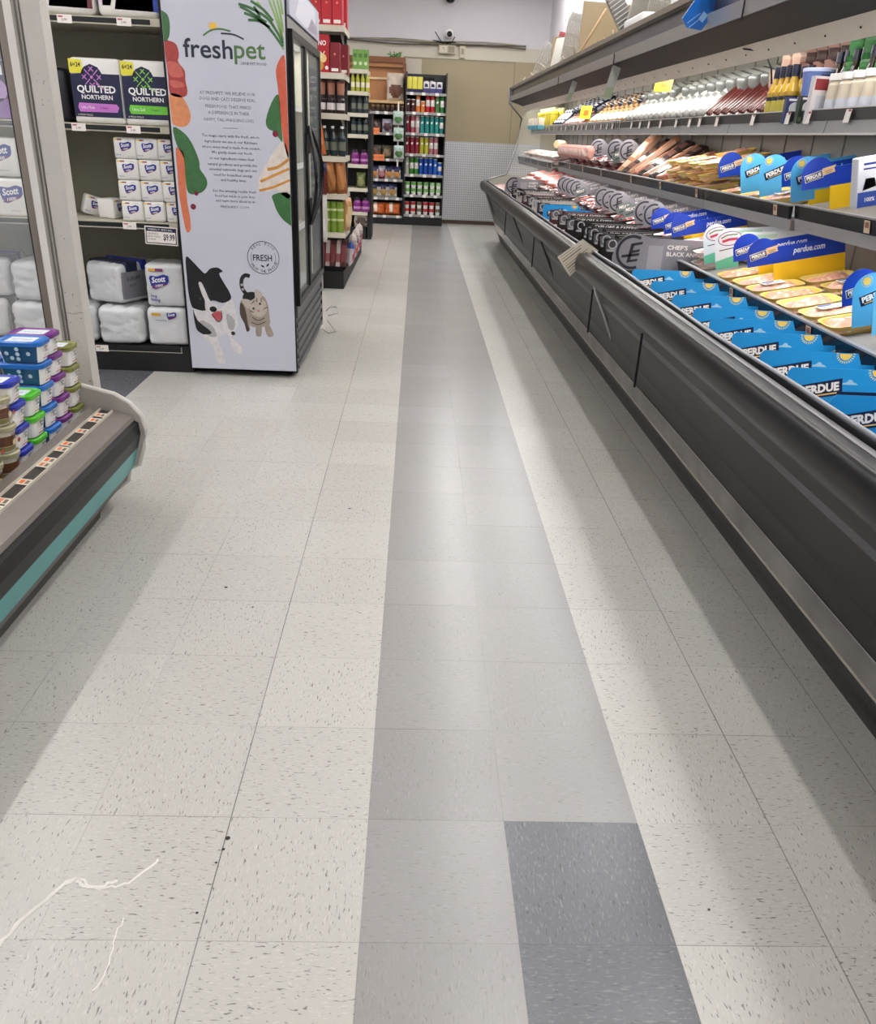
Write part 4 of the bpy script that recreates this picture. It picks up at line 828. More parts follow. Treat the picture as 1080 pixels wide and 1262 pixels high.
for x, z, w in ((-.68, 1.39, .11), (-.69, 1.0, .20)):
    b = MB().box(x, x+w, 13.39, 13.395, z-.02, z+.075, C('#ef8a55', .5)); b.M = TR(x, 13.39, z) @ UPY; b.text('$1.99', .015, .015, C('#a8402c'), h=.03, w=w-.03, z=.001); tag(b.obj('sale_tag'), 'orange %s sale tag on the snack shelf edge' % ('small upper' if w < .15 else 'wide lower'), 'price tag')
st_ = thing('hanging_clip_strip', 'clip strip holding green and white bags between the two back shelvings', 'clip strip', (-.27, 13.405, 1.75)); MB().box(-.012, .012, 0, .004, -.85, .1, tagw).obj('strip', st_)
gb = bag('#c9cdc8', '#4e7a44', .16, .20, .06, top='#b4c9c0')
for i, z in enumerate((1.52, 1.28, 1.02)): gb((-.27+.01*i, 13.36, z), (0, 0, 0), 'green and white bag on the hanging clip strip, %s from the top' % nth(i), 'green and white bags on the clip strip')

# ------------------------------------------------------------------ aisle shelving between the refrigerator and the back wall
def aisle_unit(nm, label, x0, x1, y0, y1, zs, h, dep=.55, basey=None):
    t = thing(nm, label, 'shelving', (x1, y0, 0)); w = x0-x1
    MB().box(w, -.02, .02, (basey or y1)-y0, 0, .16, blackm).obj('base', t)
    MB().box(w, -.02, dep, dep+.03, .16, h, C('#2b2a2a', .6)).obj('back_panel', t)
    for z in zs:
        b = MB(); b.box(w, 0, 0, dep, z-.02, z, ivory); b.box(w, 0, -.008, 0, z-.045, z+.003, C('#cfc8b6', .5)); b.box(-.004, .003, 0, dep, z-.045, z+.003, C('#b8b2a2', .5))
        b.raw([(-.05, .03, z-.02), (-.05, dep, z-.02), (-.05, dep, z-.12), (-.045, .03, z-.02), (-.045, dep, z-.02), (-.045, dep, z-.12)], [(0, 1, 2), (3, 5, 4), (0, 3, 4, 1), (1, 4, 5, 2), (2, 5, 3, 0)], greym); b.obj('shelf', t)
    return t
AZ = (.20, .52, .86, 1.18, 1.53, 1.85, 2.21)
aisle_unit('shelving_unit', 'ivory shelving end stocked with red boxes behind the refrigerator', -1.5, -.60, 7.0, 9.7, AZ[1:], 2.25, basey=9.7)
BZ = (.37, .68, .985, 1.36, 1.62, 1.88, 2.14)
tB = aisle_unit('shelving_unit', 'further ivory shelving end with green boxes and black side panel', -1.5, -.63, 11.1, 11.75, BZ, 2.16)
MB().box(-.0, .05, .05, .6, .0, 1.62, blackm).obj('side_panel', tB)
def carton(col, w, h, d, art, nm='food_carton', cat='carton'):
    def f(b):
        q = C(col, .4); b.box(-w/2, w/2, 0, d, 0, h, q); b.M = UPY; art(b, w, h); b.M = FLAT; return nm, cat
    return solo(f)
def a_red(b, w, h): b.rect(-w*.35, h*.06, w*.35, h*.16, tagw); b.disc(0, h*.62, w*.10, C('#e08a70')); b.rect(-w*.3, h*.82, w*.3, h*.9, C('#7d1420'))
def a_pino(b, w, h):
    b.text('MINO', 0, h*.72, white, h=h*.13, w=w*.7, al='c', bold=.03, z=2*EPS); b.ring(0, h*.62, w*.30, .006, white, a0=200, a1=340)
    for k, (x, y) in enumerate(((-.2, .35), (.15, .38), (0, .18), (-.05, .45))): b.disc(x*w, y*h, w*.22, C(['#d9b45a', '#e3c987', '#c98f3c', '#e9d9a8'][k]), z=EPS*(2+k*.5), n=8)
    b.disc(w*.36, h*.13, w*.09, white)
rb = carton('#b8222f', .085, .27, .18, a_red)
for i in range(4): rb((-.93+.09*i, 7.02, 2.212), (0, 0, 0), 'bright red carton on the top shelf of the near shelving, %s from left' % nth(i), 'red cartons on the top shelf')
rb((-.635, 7.22, 2.212), (0, 0, .02), 'tall bright red carton set back at the top shelf right edge')
carton('#b3202c', .165, .29, .12, a_pino)((-.815, 7.02, 1.852), (0, 0, 0), 'red carton with white lettering and golden crackers beside the refrigerator')
mr = carton('#7d1b28', .085, .235, .16, a_red)
mr((-.685, 7.03, 1.852), (0, 0, 0), 'maroon carton right of the golden cracker carton'); mr((-.625, 7.20, 1.852), (0, 0, 0), 'maroon carton at the shelf edge, set back'); mr((-.99, 7.05, 1.852), (0, 0, 0), 'maroon carton hidden left of the golden cracker carton')
bjar = solo(lambda b: (b.lathe([(.036, 0), (.038, .01), (.038, .11), (.03, .125)], C('#251618', .3), 16), b.lathe([(.032, .125), (.032, .15)], C('#2b2224', .3), 16), b.lathe([(.0388, .03), (.0388, .085)], C('#cfc8c4', .4), 16), ('sauce_jar', 'jar'))[3])
pj_ = solo(lambda b: (b.lathe([(.030, 0), (.036, .09)], C('#a5705a', .4), 16), b.lathe([(.038, .09), (.038, .11)], C('#6d3c30', .3), 16), ('paper_cup', 'cup'))[2])
for i in range(5):
    bjar((-.98+.085*i, 7.06, 1.532), (0, 0, rnd.uniform(-.3, .3)), 'dark jar with white label on the near shelving end, %s from the left' % nth(i), 'dark sauce jars')
    pj_((-.98+.085*i, 7.08, 1.684), (0, 0, 0), 'tan cup stacked on a dark jar, %s from the left' % nth(i), 'tan cups stacked on the jars')
btl = solo(lambda b: (b.lathe([(.032, 0), (.034, .02), (.034, .15), (.014, .20), (.013, .23)], C('#26353a', .25), 14), b.lathe([(.015, .23), (.015, .25)], white, 12), b.lathe([(.0345, .05), (.0345, .12)], C('#6a6f62', .4), 14), ('sauce_bottle', 'bottle'))[3])
for i in range(5): btl((-.93+.075*i, 7.06, 1.182), (0, rnd.uniform(-.1, .15), 0), 'slim dark bottle with pale label leaning on the near shelving end, %s from the left' % nth(i), 'slim dark bottles')
bag('#c76a34', '#d9b090', .19, .33, .10, top='#b9a894')((-.86, 6.99, 1.182), (0, -.15, .1), 'orange and beige snack bag hanging by the refrigerator')
hk = MB(); hk.tube([(-.9, 6.97, 1.62), (-.84, 6.9, 1.62), (-.82, 6.87, 1.66)], .006, steel); tag(hk.obj('hook'), 'bent steel hook holding the dark red pouch', 'hook')
bag('#5d2024', '#6f3432', .12, .22, .08)((-.86, 6.9, 1.40), (0, 0, 0), 'dark red pouch hanging beside the refrigerator')
for i in range(3):
    bag('#9a5f34', '#b57a48', .10, .33, .09)((-.80+.085*i, 7.05, .862), (0, -.18+.05*i, .1), 'tall brown bread bag leaning on the near shelving end, %s from the left' % nth(i), 'brown bread bags')
bag('#6d2a2e', '#a4443c', .18, .26, .08, top='#2a3560')((-.85, 6.92, .86), (0, 0, 0), 'red and blue bag hanging above the white bag')
bag('#c9c2bd', '#d9d4d0', .20, .42, .10)((-.86, 6.94, .44), (0, 0, .05), 'long crumpled white bag hanging beside the refrigerator')
gc = solo(lambda b: (b.lathe([(.034, 0), (.034, .27)], C('#7f9a3c', .4), 14), b.lathe([(.036, .10), (.036, .12)], C('#c9cf9a', .4), 14), b.lathe([(.036, .19), (.036, .21)], C('#c9cf9a', .4), 14), ('tall_can', 'can'))[3])
for i in range(3): gc((-.775+.06*i, 7.06, .522), (0, 0, 0), 'tall olive green can on the near shelving end, %s from the left' % nth(i), 'tall olive green cans')
bag('#b98a5c', '#cdb48c', .10, .30, .08)((-.60, 7.12, .53), (0, .05, .9), 'tan chip bag bulging over the shelf edge into the aisle')
dkb = solo(lambda b: (b.box(-.022, .022, 0, .12, 0, .24, C('#4a2024', .4)), b.box(-.0225, .0225, -.001, .1, .04, .20, C('#7a3a3c', .4)), ('thin_carton', 'carton'))[2])
ltb = solo(lambda b: (b.box(-.02, .02, 0, .12, 0, .24, C('#b9a8a4', .4)), b.box(-.0205, .0205, -.001, .1, .04, .12, C('#8a4a4c', .4)), ('thin_carton', 'carton'))[2])
for i in range(6): (dkb if i % 2 else ltb)((-.88+.05*i, 7.06, .205), (0, .06, 0), '%s thin upright carton on the lowest near shelf, %s from the left' % (['pale', 'maroon'][i % 2], nth(i)), 'thin upright cartons')
MB_w = bag('#bdb5b0', '#c9a8a0', .14, .37, .08); MB_w((-.88, 6.93, .005), (0, 0, 0), 'crumpled pale bag standing at the lowest shelf by the refrigerator')
cc_ = [bag('#c7bcc0', '#a8303c', .15, .24, .08, top='#4a5a9c'), bag('#b8a48c', '#c9542c', .15, .24, .08, top='#d8ccc4')]
for i in range(6): cc_[i % 2]((-.585, 7.3+.24*i, .18+.05*(i % 2)), (.08, 0, PI/2), 'bright patterned chip bag facing the aisle, %s from the near end' % nth(i), 'chip bags facing the aisle')
gbx = carton('#6f9a4a', .068, .23, .12, lambda b, w, h: (b.disc(0, h*.3, w*.32, C('#c9d4b0')), b.rect(-w*.3, h*.6, w*.3, h*.8, C('#3f6b2c'))))
for i in range(3): gbx((-.80+.07*i, 11.12, 2.142), (0, 0, 0), 'green carton on the top shelf of the further shelving end, %s from the left' % nth(i), 'green cartons')
lm = solo(lambda b: (b.lathe([(.026, 0), (.026, .15), (.012, .2)], C('#aeb02c', .3), 12), b.lathe([(.014, .2), (.014, .215)], white, 10), b.lathe([(.0265, .05), (.0265, .11)], C('#e0dcc0', .4), 12), ('juice_bottle', 'bottle'))[3])
for i in range(4): lm((-.83+.065*i, 11.14, 1.882), (0, 0, 0), 'lime yellow bottle on the further shelving end, %s from the left' % nth(i), 'lime yellow bottles')
for i in range(3): btl((-.82+.08*i, 11.16, 1.362), (0, 0, 0), 'slim dark bottle on the further shelving end, %s from the left' % nth(i), 'slim dark bottles further back')
for i in range(3): btl((-.82+.08*i, 11.16, 1.622), (0, 0, 0), 'slim dark bottle on the higher further shelf, %s from the left' % nth(i), 'slim dark bottles on the higher further shelf')
pj = solo(lambda b: (b.lathe([(.05, 0), (.055, .02), (.055, .12), (.04, .15)], C('#7d2a78', .3), 16), b.lathe([(.042, .15), (.042, .185)], C('#2b1a30', .4), 14), b.lathe([(.0555, .04), (.0555, .07)], C('#c08ab8', .4), 16), ('plastic_jar', 'jar'))[3])
for i in range(2): pj((-.80+.12*i, 11.17, .987), (0, 0, 0), 'purple jar with black lid on the middle further shelf, %s one' % ['left', 'right'][i], 'purple jars on the middle further shelf')
for i in range(2): pj((-.77+.115*i, 11.13, .372), (0, 0, 0), 'purple jar with black lid on the low further shelf, %s one' % ['left', 'right'][i], 'purple jars on the low further shelf')
bag('#55602e', '#8a8a5c', .12, .2, .08)((-.72, 11.13, .682), (0, 0, 0), 'olive green bag on the further shelving end')
bag('#c9bfae', '#5a4a44', .20, .18, .10)((-.72, 11.2, .162), (0, 0, .1), 'cream snack bag with dark picture at the base of the further end')
# ------------------------------------------------------------------ right: long open meat case
RY0, RY1 = -1.6, 11.5; SEC = [-1.6, .1, 2.41, 3.50, 6.0, 8.4, 11.5]
rc = thing('meat_display_case', 'long black open refrigerated meat case along the right wall', 'display case', (1.6, 0, 0))
pan = mat('charcoal_panel', '#1a191b', .40, var=.05, spec=.25); gap = mat('dark_recess', '#101012', .5)
lobj(MB().prism([(1.32, 0), (1.30, .05), (1.295, .055), (1.285, .09), (1.28, .10), (1.25, .155), (1.45, .155), (1.45, 0)], RY0, RY1, mat('scuffed_kick', '#1d1c1d', .42, var=.3, vs=40, bump=.1)), 'kick_plate', rc)
b = MB(); b.prism([(1.25, .155), (1.243, .172), (1.30, .172), (1.30, .155)], RY0, RY1, C('#b5aea0', .35)); b.prism([(1.243, .172), (1.222, .268), (1.30, .268), (1.30, .172)], RY0, RY1, mat('trim_painted_reflection', '#a9a7a5', .16, .8, var=.85, vs=5)); b.prism([(1.222, .268), (1.219, .276), (1.30, .276), (1.30, .268)], RY0, RY1, chrome); lobj(b, 'chrome_trim', rc)  # blotchy noise in the trim's colour stands in for reflections
lobj(MB().prism([(1.222, .276), (1.17, .398), (1.30, .398), (1.30, .276)], RY0, RY1, mat('black_satin', '#0f0f11', .34, spec=.3)), 'lower_panel', rc)
b = MB(); b.prism([(1.17, .398), (1.158, .43), (1.06, .671), (1.2, .671), (1.3, .398)], RY0, RY1, pan)
for y in SEC[1:-1]: b.box(1.05, 1.06, y-.002, y+.002, .42, .66, gap)
lobj(b, 'front_panel', rc)
lobj(MB().prism([(1.06, .671), (1.055, .684), (1.047, .686), (1.05, .693), (1.042, .70), (1.2, .70), (1.2, .671)], RY0, RY1, black).prism([(1.051, .6845), (1.046, .6865), (1.05, .689)], RY0, RY1, steel), 'groove_trim', rc)
arc = [(1.005+.028*math.cos(a)-.006, .775+.055*math.sin(a)) for a in [math.radians(q) for q in range(250, 84, -15)]]
b = MB(); bp_ = [(1.046, .70)]+arc+[(1.03, .828), (1.06, .822), (1.06, .70)]
bmat = mat('bumper_rubber', '#0e0e10', .32, spec=.4)
n = len(bp_); v = [(p[0], RY0, p[1]) for p in bp_]+[(p[0], RY1, p[1]) for p in bp_]; b.raw(v, [(i, (i+1) % n, n+(i+1) % n, n+i) for i in range(n)], bmat, True); b.raw(v, [tuple(range(n)), tuple(range(2*n-1, n-1, -1))], bmat); lobj(b, 'bumper', rc)
lobj(MB().box(1.03, 1.052, RY0, RY1, .824, .830, C('#8a8a8c', .35, metal=.6)), 'bumper_cap', rc)
b = MB(); b.box(1.062, 1.078, RY0, RY1, .70, .838, gap); b.tube([(1.066+.004*math.sin(y*3.1)+.003*math.sin(y*7), y, .842+.005*math.sin(y*2.3)) for y in [RY0+.15*k for k in range(88)]], .006, mat('clear_vinyl', '#8f9197', .2)); b.tube([(1.08+.003*math.sin(y*2), y, .83) for y in [RY0+.3*k for k in range(44)]], .005, C('#77777c', .3)); lobj(b, 'rail_liner', rc)
inn = mat('case_liner', '#76726b', .45, var=.05); slat_m = greym
b = MB(); b.box(1.08, 1.09, RY0, RY1, .60, .83, mat('inner_wall', '#4a4a4c', .4)); b.box(1.09, 2.08, RY0, RY1, .68, .70, mat('deck_pan', '#3c3b3b', .4)); lobj(b, 'deck', rc)
b = MB(); b.box(2.04, 2.08, RY0, RY1, .70, 2.0, inn)
for k in range(40): b.box(2.036, 2.04, RY0+.33*k, RY0+.33*k+.012, .75, 1.95, C('#6b6862', .5))
lobj(b, 'back_panel', rc)
for y, nm in ((RY1, 'end_panel'), (RY0-.03, 'end_panel')):
    b = MB(); pr = [(1.32, .02), (1.25, .16), (1.05, .68), (.995, .72), (.985, .79), (1.02, .83), (1.13, .87), (1.34, .93), (1.46, 1.30), (1.50, 1.66), (1.31, 1.84), (1.30, 2.04), (2.08, 2.08), (2.08, .02)]
    if y > 5:
        b.prism(pr[:8]+[(2.08, .93), (2.08, .02)], y, y+.03, mat('end_panel_pale', '#a8a498', .35, var=.06)); b.box(1.31, 2.08, y, y+.03, 1.84, 2.05, mat('end_panel_pale', '#a8a498')); b.box(2.0, 2.08, y, y+.03, .93, 1.84, mat('end_panel_pale', '#a8a498'))
        e_ = lobj(b, nm, rc); q = [(1.34, .93), (1.46, 1.30), (1.50, 1.66), (1.31, 1.84), (2.0, 1.84), (2.0, .93)]; q = MB().prism(q, y+.01, y+.018, glass); q.v = [(v[0]-1.6, v[1], v[2]) for v in q.v]; q.obj('pane', e_)
    else: b.prism(pr, y, y+.03, mat('end_panel_pale', '#a8a498')); e_ = lobj(b, nm, rc)
    if y > 5: lobj(MB().tube([(p[0], y, p[1]) for p in pr[2:12]], .012, C('#9d9e9f', .3, metal=.6), 8), 'end_trim', rc)
# shelves
def zs(n, x): return {2: .80+.20*(x-1.5), 3: 1.155+.20*(x-1.6), 4: 1.50+.08*(x-1.66)}[n]
def shelf(n, xf, y0, y1, dx=0, wire=False):
    xf += dx; z = zs(n, xf); b = MB(); xb = 2.03
    b.raw([(xf, y0, z-.015), (xf, y1, z-.015), (xb, y1, zs(n, xb)-.015), (xb, y0, zs(n, xb)-.015), (xf, y0, z), (xf, y1, z), (xb, y1, zs(n, xb)), (xb, y0, zs(n, xb))], [(0, 1, 2, 3), (4, 7, 6, 5), (0, 4, 5, 1), (2, 6, 7, 3), (0, 3, 7, 4), (1, 5, 6, 2)], slat_m)
    g = .004
    if n == 4:
        b.prism([(xf-.012, z-.035), (xf-.004, z+.010), (xf+.004, z+.010), (xf+.004, z-.035)], y0+g, y1-g, mat('shelf_front', '#8f8f8f', .38, var=.05)); b.box(xf-.016, xf-.010, y0+g, y1-g, z-.041, z-.034, C('#d9d7d2', .3))
        b.box(xf-.006, xf-.002, y0, y1, z+.010, z+.050, C('#3a3a3d', .3)); b.box(xf-.010, xf-.006, y0, y1, z+.050, z+.054, C('#dcdad6', .3))
    else:
        b.prism([(xf-.004, z-.055), (xf-.014, z-.010), (xf, z-.010), (xf, z-.055)], y0+g, y1-g, mat('shelf_front', '#8f8f8f'))
        b.prism([(xf-.014, z-.010), (xf-.024, z+.040), (xf-.004, z+.040), (xf-.004, z-.010)], y0+g, y1-g, mat('price_channel', '#1c1b1b', .22)); b.box(xf-.027, xf-.004, y0, y1, z+.040, z+.046, C('#a9a9aa', .3, metal=.5))
    o = lobj(b, 'shelf', rc)
    if wire or n == 4:
        w_ = MB(); yy = y0
        while yy < y1: w_.tube([(xf-.008, yy, z+.0), (xf-.008, yy, z+.062)], .003, C('#d2d1cd', .4), 5); yy += .075
        w_.tube([(xf-.008, y0, z+.062), (xf-.008, y1, z+.062)], .004, C('#d2d1cd', .4), 6)
        if not (n == 4 and y0 < 5): w_.v = [(v[0]-1.6, v[1], v[2]) for v in w_.v]; w_.obj('wire_fence', o)
    stp = .28 if n == 4 else .75
    for k in range(int((y1-y0)/stp)):
        y = y0+.12+stp*k+rnd.uniform(-.08, .08); q = MB()
        if y > y1-.08: continue
        if n == 4: q.raw([(xf-.0175, y, z+.045), (xf-.0175, y+.045, z+.045), (xf-.022, y+.045, z+.0), (xf-.022, y, z+.0)], [(0, 3, 2, 1)], tagw); q.raw([(xf-.018, y+.005, z+.044), (xf-.018, y+.025, z+.044), (xf-.0185, y+.025, z+.032), (xf-.0185, y+.005, z+.032)], [(0, 3, 2, 1)], red)
        else: q.raw([(xf-.026, y, z+.036), (xf-.026, y+.04, z+.036), (xf-.019, y+.04, z-.005), (xf-.019, y, z-.005)], [(0, 3, 2, 1)], C('#c9b49a', .5)); q.raw([(xf-.027, y+.006, z+.030), (xf-.027, y+.03, z+.030), (xf-.024, y+.03, z+.012), (xf-.024, y+.006, z+.012)], [(0, 3, 2, 1)], C('#8a5a4c', .5))
        q.v = [(v[0]-1.6, v[1], v[2]) for v in q.v]; q.obj('price_tag', o)
for i in range(6):
    y0, y1 = SEC[i], SEC[i+1]
    shelf(2, 1.50, y0, y1, 0, i == 5); shelf(3, 1.60, y0, y1, (.02 if i == 1 else 0)-(.09 if i == 5 else 0), i == 5); shelf(4, 1.66, y0, y1)
lobj(MB().box(1.80, 2.03, 3.25, RY1-.05, 1.655, 1.665, slat_m).box(1.87, 2.03, 2.0, 3.25, 1.655, 1.665, slat_m).box(1.80, 1.806, 3.25, RY1-.05, 1.51, 1.665, C('#5f5f60')).box(1.87, 1.876, 2.0, 3.25, 1.51, 1.665, C('#5f5f60')), 'riser', rc)
# canopy
can_m = mat('canopy_steel', '#a3a3a5', .28, .5, var=.05, vs=10)
b = MB(); b.prism([(1.325, 1.868), (1.315, 1.925), (1.335, 1.932), (1.5, 1.932), (1.5, 1.87)], RY0, RY1, can_m)
for y in (4.9, 2.6, .3, 7.2): b.box(1.312, 1.318, y-.002, y+.002, 1.85, 1.925, gap)
lobj(b, 'canopy_front', rc)
lobj(MB().box(1.34, 1.5, RY0, RY1, 1.932, 2.005, mat('canopy_band', '#5c5b5b', .25, .6)), 'canopy_band', rc)
lobj(MB().prism([(1.30, 2.005), (1.295, 2.03), (1.33, 2.045), (2.08, 2.06), (2.08, 2.005)], RY0, RY1, mat('canopy_top', '#847a6c', .5, var=.1)), 'canopy_top', rc)
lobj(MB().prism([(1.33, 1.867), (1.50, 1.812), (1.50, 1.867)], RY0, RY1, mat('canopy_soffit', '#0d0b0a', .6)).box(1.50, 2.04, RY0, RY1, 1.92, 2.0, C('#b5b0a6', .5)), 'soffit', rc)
hm = mat('air_grille', '#d8d1c3', .45, var=.10, vs=9)
b = MB(); b.prism([(1.502, 1.838), (1.502, 1.812), (1.56, 1.752), (1.585, 1.760), (1.56, 1.83)], RY0, RY1, hm)
for k in range(50): b.lathe([(.004, 0), (.004, .003)], black, 8, M=TR(1.528, RY0+.26*k, 1.78) @ RY(-135))
lobj(b, 'air_grille', rc)
for i in range(6):
    y0, y1 = SEC[i]+.08, SEC[i+1]-.08
    t_ = thing('case_lamp', 'white tube lamp hidden under the canopy of the meat case, %s section' % nth(i), 'lamp', (1.66, (y0+y1)/2, 1.86), group='case lamps'); hl = (y1-y0)/2
    MB().box(-.03, .03, -hl, hl, .02, .06, white).obj('housing', t_); MB().tube([(0, -hl, 0), (0, hl, 0)], .013, mat('case_tube', '#fffdf5', .5, emit=5), 8).obj('lamp_tube', t_)
    for (dx, dz, e, an) in ((-.0, -.02, 1.0, .5),):
        d = bpy.data.lights.new('lamp', 'AREA'); d.shape = 'RECTANGLE'; d.size = .06; d.size_y = 2*hl; d.energy = CASE_W*hl*.5; d.color = (1, .97, .93)
        l = bpy.data.objects.new('lamp', d); COL.objects.link(l); l.parent = t_; l.location = (-.02, 0, -.02); l.rotation_euler = (0, -.1, 0)
    for n, xx in ((4, 1.70), (3, 1.64)):
        t_ = thing('shelf_lamp', 'slim tube lamp under the %s shelf of the meat case, %s section' % ('top' if n == 4 else 'middle', nth(i)), 'lamp', (xx, (y0+y1)/2, zs(n, xx)-.02), group='shelf lamps')
        MB().box(-.012, .012, -hl, hl, -.008, .004, white).obj('housing', t_)
        d = bpy.data.lights.new('lamp', 'AREA'); d.shape = 'RECTANGLE'; d.size = .03; d.size_y = 2*hl; d.energy = CASE_W*hl*.45; d.color = (1, .96, .92)
        l = bpy.data.objects.new('lamp', d); COL.objects.link(l); l.parent = t_; l.location = (0, 0, -.012)

# straps and hoses on the front
for i, (y, col) in enumerate(((3.35, '#a9a9a8'), (5.45, '#3a3a3c'), (7.45, '#3a3a3c'), (10.9, '#55565a'))):
    b = MB(); b.tube([(1.02, y, .72), (1.045, y, .66), (1.10, y, .55), (1.15, y+.02, .45), (1.19, y+.10, .38), (1.20, y+.25, .35)], .008, C(col, .35), 7)
    tag(b.obj('hose'), '%s thin hose hanging down the case front, %s from the near end' % ('pale' if i == 0 else 'dark', nth(i)), 'hose', 'hoses on the case front')
# paper notice taped over the bumper
b = MB(); b.M = TR(0, 3.66, 0) @ UPY; pap = mat('wrinkled_paper', '#b9b2a2', .6, var=.12, vs=20, bump=.2, bs=40)
q = [(.868, .803), (.948, .700), (1.096, .846), (1.000, .905)]; b.slab(q, pap, .002)
q0, q1, q2, q3 = [Vector(p) for p in q]
for k in range(8):
    t_ = (k+.7)/8.6; a = q0.lerp(q3, .06).lerp(q1.lerp(q2, .06), t_); c = q0.lerp(q3, .62+.3*((k*37) % 10)/10).lerp(q1.lerp(q2, .62+.3*((k*37) % 10)/10), t_); b.stroke([a, c], .0055 if k in (2, 5) else .003, C('#5c574d') if k != 3 else C('#b08a5c'), z=.001)
tag(b.obj('paper_notice'), 'crumpled printed paper notice taped over the case bumper', 'paper')

# ------------------------------------------------------------------ divider cards
lb, rb_, skyb = C('#2196dc', .35), C('#1b3fae', .32), C('#57b4e6', .35)
def sun(b, x, y, r, z=EPS, half=False):
    a0, a1 = (180, 360) if half else (0, 360)
    b.poly([(x+r*math.cos(math.radians(a0+(a1-a0)*k/16)), y+r*math.sin(math.radians(a0+(a1-a0)*k/16))) for k in range(17 if half else 16)], C('#f0cf62'), z)
    for k in range(13 if half else 20):
        a = math.radians(a0+(a1-a0)*k/(12 if half else 20)); b.stroke([(x+r*1.2*math.cos(a), y+r*1.2*math.sin(a)), (x+r*1.55*math.cos(a), y+r*1.55*math.sin(a))], r*.16, C('#e3dc9a'), z)
def cloud(b, x, y, w, z=EPS):
    b.poly([(x-w/2, y), (x-w*.38, y+w*.1), (x-w*.2, y+w*.14), (x-w*.08, y+w*.28), (x+w*.08, y+w*.28), (x+w*.2, y+w*.14), (x+w*.35, y+w*.1), (x+w/2, y)], C('#9ccbe8'), z)
def brand(b, x, y, w, rot, z=EPS, pn=navy, line=None, ul=C('#e8c67a')):   # slanted navy plate with white lettering
    Mo = b.M; b.M = Mo @ TR(x, y, 0) @ RZ(rot); h = w*.36
    if line: b.rect(-w*.53, -h*.56, w*.53, h*.56, line, z)
    b.poly([(-w/2, -h*.5), (w/2, -h*.5), (w/2, h*.5), (-w/2, h*.42)], pn, z+EPS/2)
    b.text('PERDUE', 0, -h*.17, white, w=w*.86, h=h*.5, z=z+EPS, bold=.05, al='c'); b.rect(-w*.38, -h*.38, w*.38, -h*.30, ul, z+EPS); b.M = Mo
def deck_card(b):
    b.M = UPY; b.slab([(0, -.09), (.66, -.09), (.66, .078), (.315, .078), (.30, .112), (.012, .112), (0, .10)], lb, .002)
    brand(b, .10, .052, .13, 10); cloud(b, .185, .068, .05); sun(b, .262, .110, .019, half=True)
    b.rect(.165, .012, .60, .048, navy); b.text('NO ANTIBIOTICS EVER', .18, .021, white, h=.016, w=.27, z=2*EPS, bold=.02)
    b.disc(.365, .044, .021, C('#7fb6dc'), 2*EPS); b.ring(.365, .044, .022, .002, tagw, 3*EPS); b.ring(.365, .044, .016, .0015, tagw, 3*EPS); b.text('USDA', .365, .046, tagw, h=.006, al='c', z=3*EPS); b.text('100%', .365, .037, tagw, h=.005, al='c', z=3*EPS)
    b.text('BETTER', .40, .056, C('#dbe8f4'), h=.010, z=2*EPS, bold=.02); b.M = FLAT; return 'divider_card', 'divider card'
dc = solo(deck_card)
for i, y in enumerate((.645, .883, 1.146, 1.348, 1.59, 1.819, 2.008, 2.285, 2.624, 2.974)):
    dc((1.125, y, .735), (-.10, 0, rnd.uniform(-.03, .03)), 'sky blue divider card with sun on the case deck, %s from the near end' % nth(i), 'sky blue divider cards on the deck')
dc((1.125, 6.12, .80), (0, 0, 0), 'sky blue divider card standing among the black cards further back')
def exp_card(hx, txt):
    def f(b):
        b.M = UPY; b.slab([(0, -.06), (.70, -.06), (.70, .07), (.11, .07), (.10, .076), (.0, .076)], C(hx, .35), .002)
        b.poly([(.015, .01), (.10, .02), (.095, .075), (.05, .078), (.01, .06)], C('#77797c')); b.ring(.05, .045, .026, .006, C('#c3c4c6'), 2*EPS, n=10); b.rect(.02, .005, .085, .018, C('#a9abad'), 2*EPS)
        b.text(txt, .14, .035, C('#d9d6d4'), h=.018, w=.36, shear=.25, bold=.02, z=2*EPS); b.rect(.12, .058, .69, .062, C('#8a8785')); b.M = FLAT; return 'divider_card', 'divider card'
    return solo(f)
eb, er, ew = exp_card('#141314', 'EXPLORE & EXPERIENCE'), exp_card('#4a1c20', 'EXPLORE & EXPERIENCE'), exp_card('#b9b4ae', 'EXPLORE & EXPERIENCE')
for i, y in enumerate((3.66, 3.82, 4.0, 4.17, 4.34, 4.63)): eb((1.12, y, .838+.006*(i % 2)), (-.05, 0, 0), 'black divider card with white slogan on the deck, %s from the grey card' % nth(i), 'black slogan cards on the deck')
for i, y in enumerate((4.95, 5.3, 5.7, 6.45, 6.8, 7.2, 7.6, 8.1, 8.6)): (eb, eb, er, eb, ew, eb, er, ew, eb)[i]((1.12, y, .825), (-.05, 0, 0), 'slogan divider card around the lone blue card, %s one, %s' % (nth(i), ('black', 'black', 'dark red', 'black', 'pale', 'black', 'dark red', 'pale', 'black')[i]), 'slogan cards further back on the deck')
fg, fk = mat('grey_card', '#858289', .45, var=.10, vs=60), C('#242226', .4)
def flogo(b, x, y, r, z=EPS):
    b.ring(x, y, r, r*.17, fk, z, 62, 292, 26)
    P = lambda pts: b.poly([(x+p[0]*r, y+p[1]*r) for p in pts], fk, z)
    P([(-.30, -.62), (-.10, -.58), (.08, .52), (-.12, .50)]); P([(-.02, .52), (-.05, .36), (.55, .48), (.58, .64)]); P([(-.02, .10), (-.05, -.06), (.42, .05), (.45, .20)]); P([(-.62, -.18), (-.65, -.34), (.42, -.18), (.45, -.02)]); P([(-.12, -.44), (-.14, -.58), (.35, -.50), (.38, -.36)])
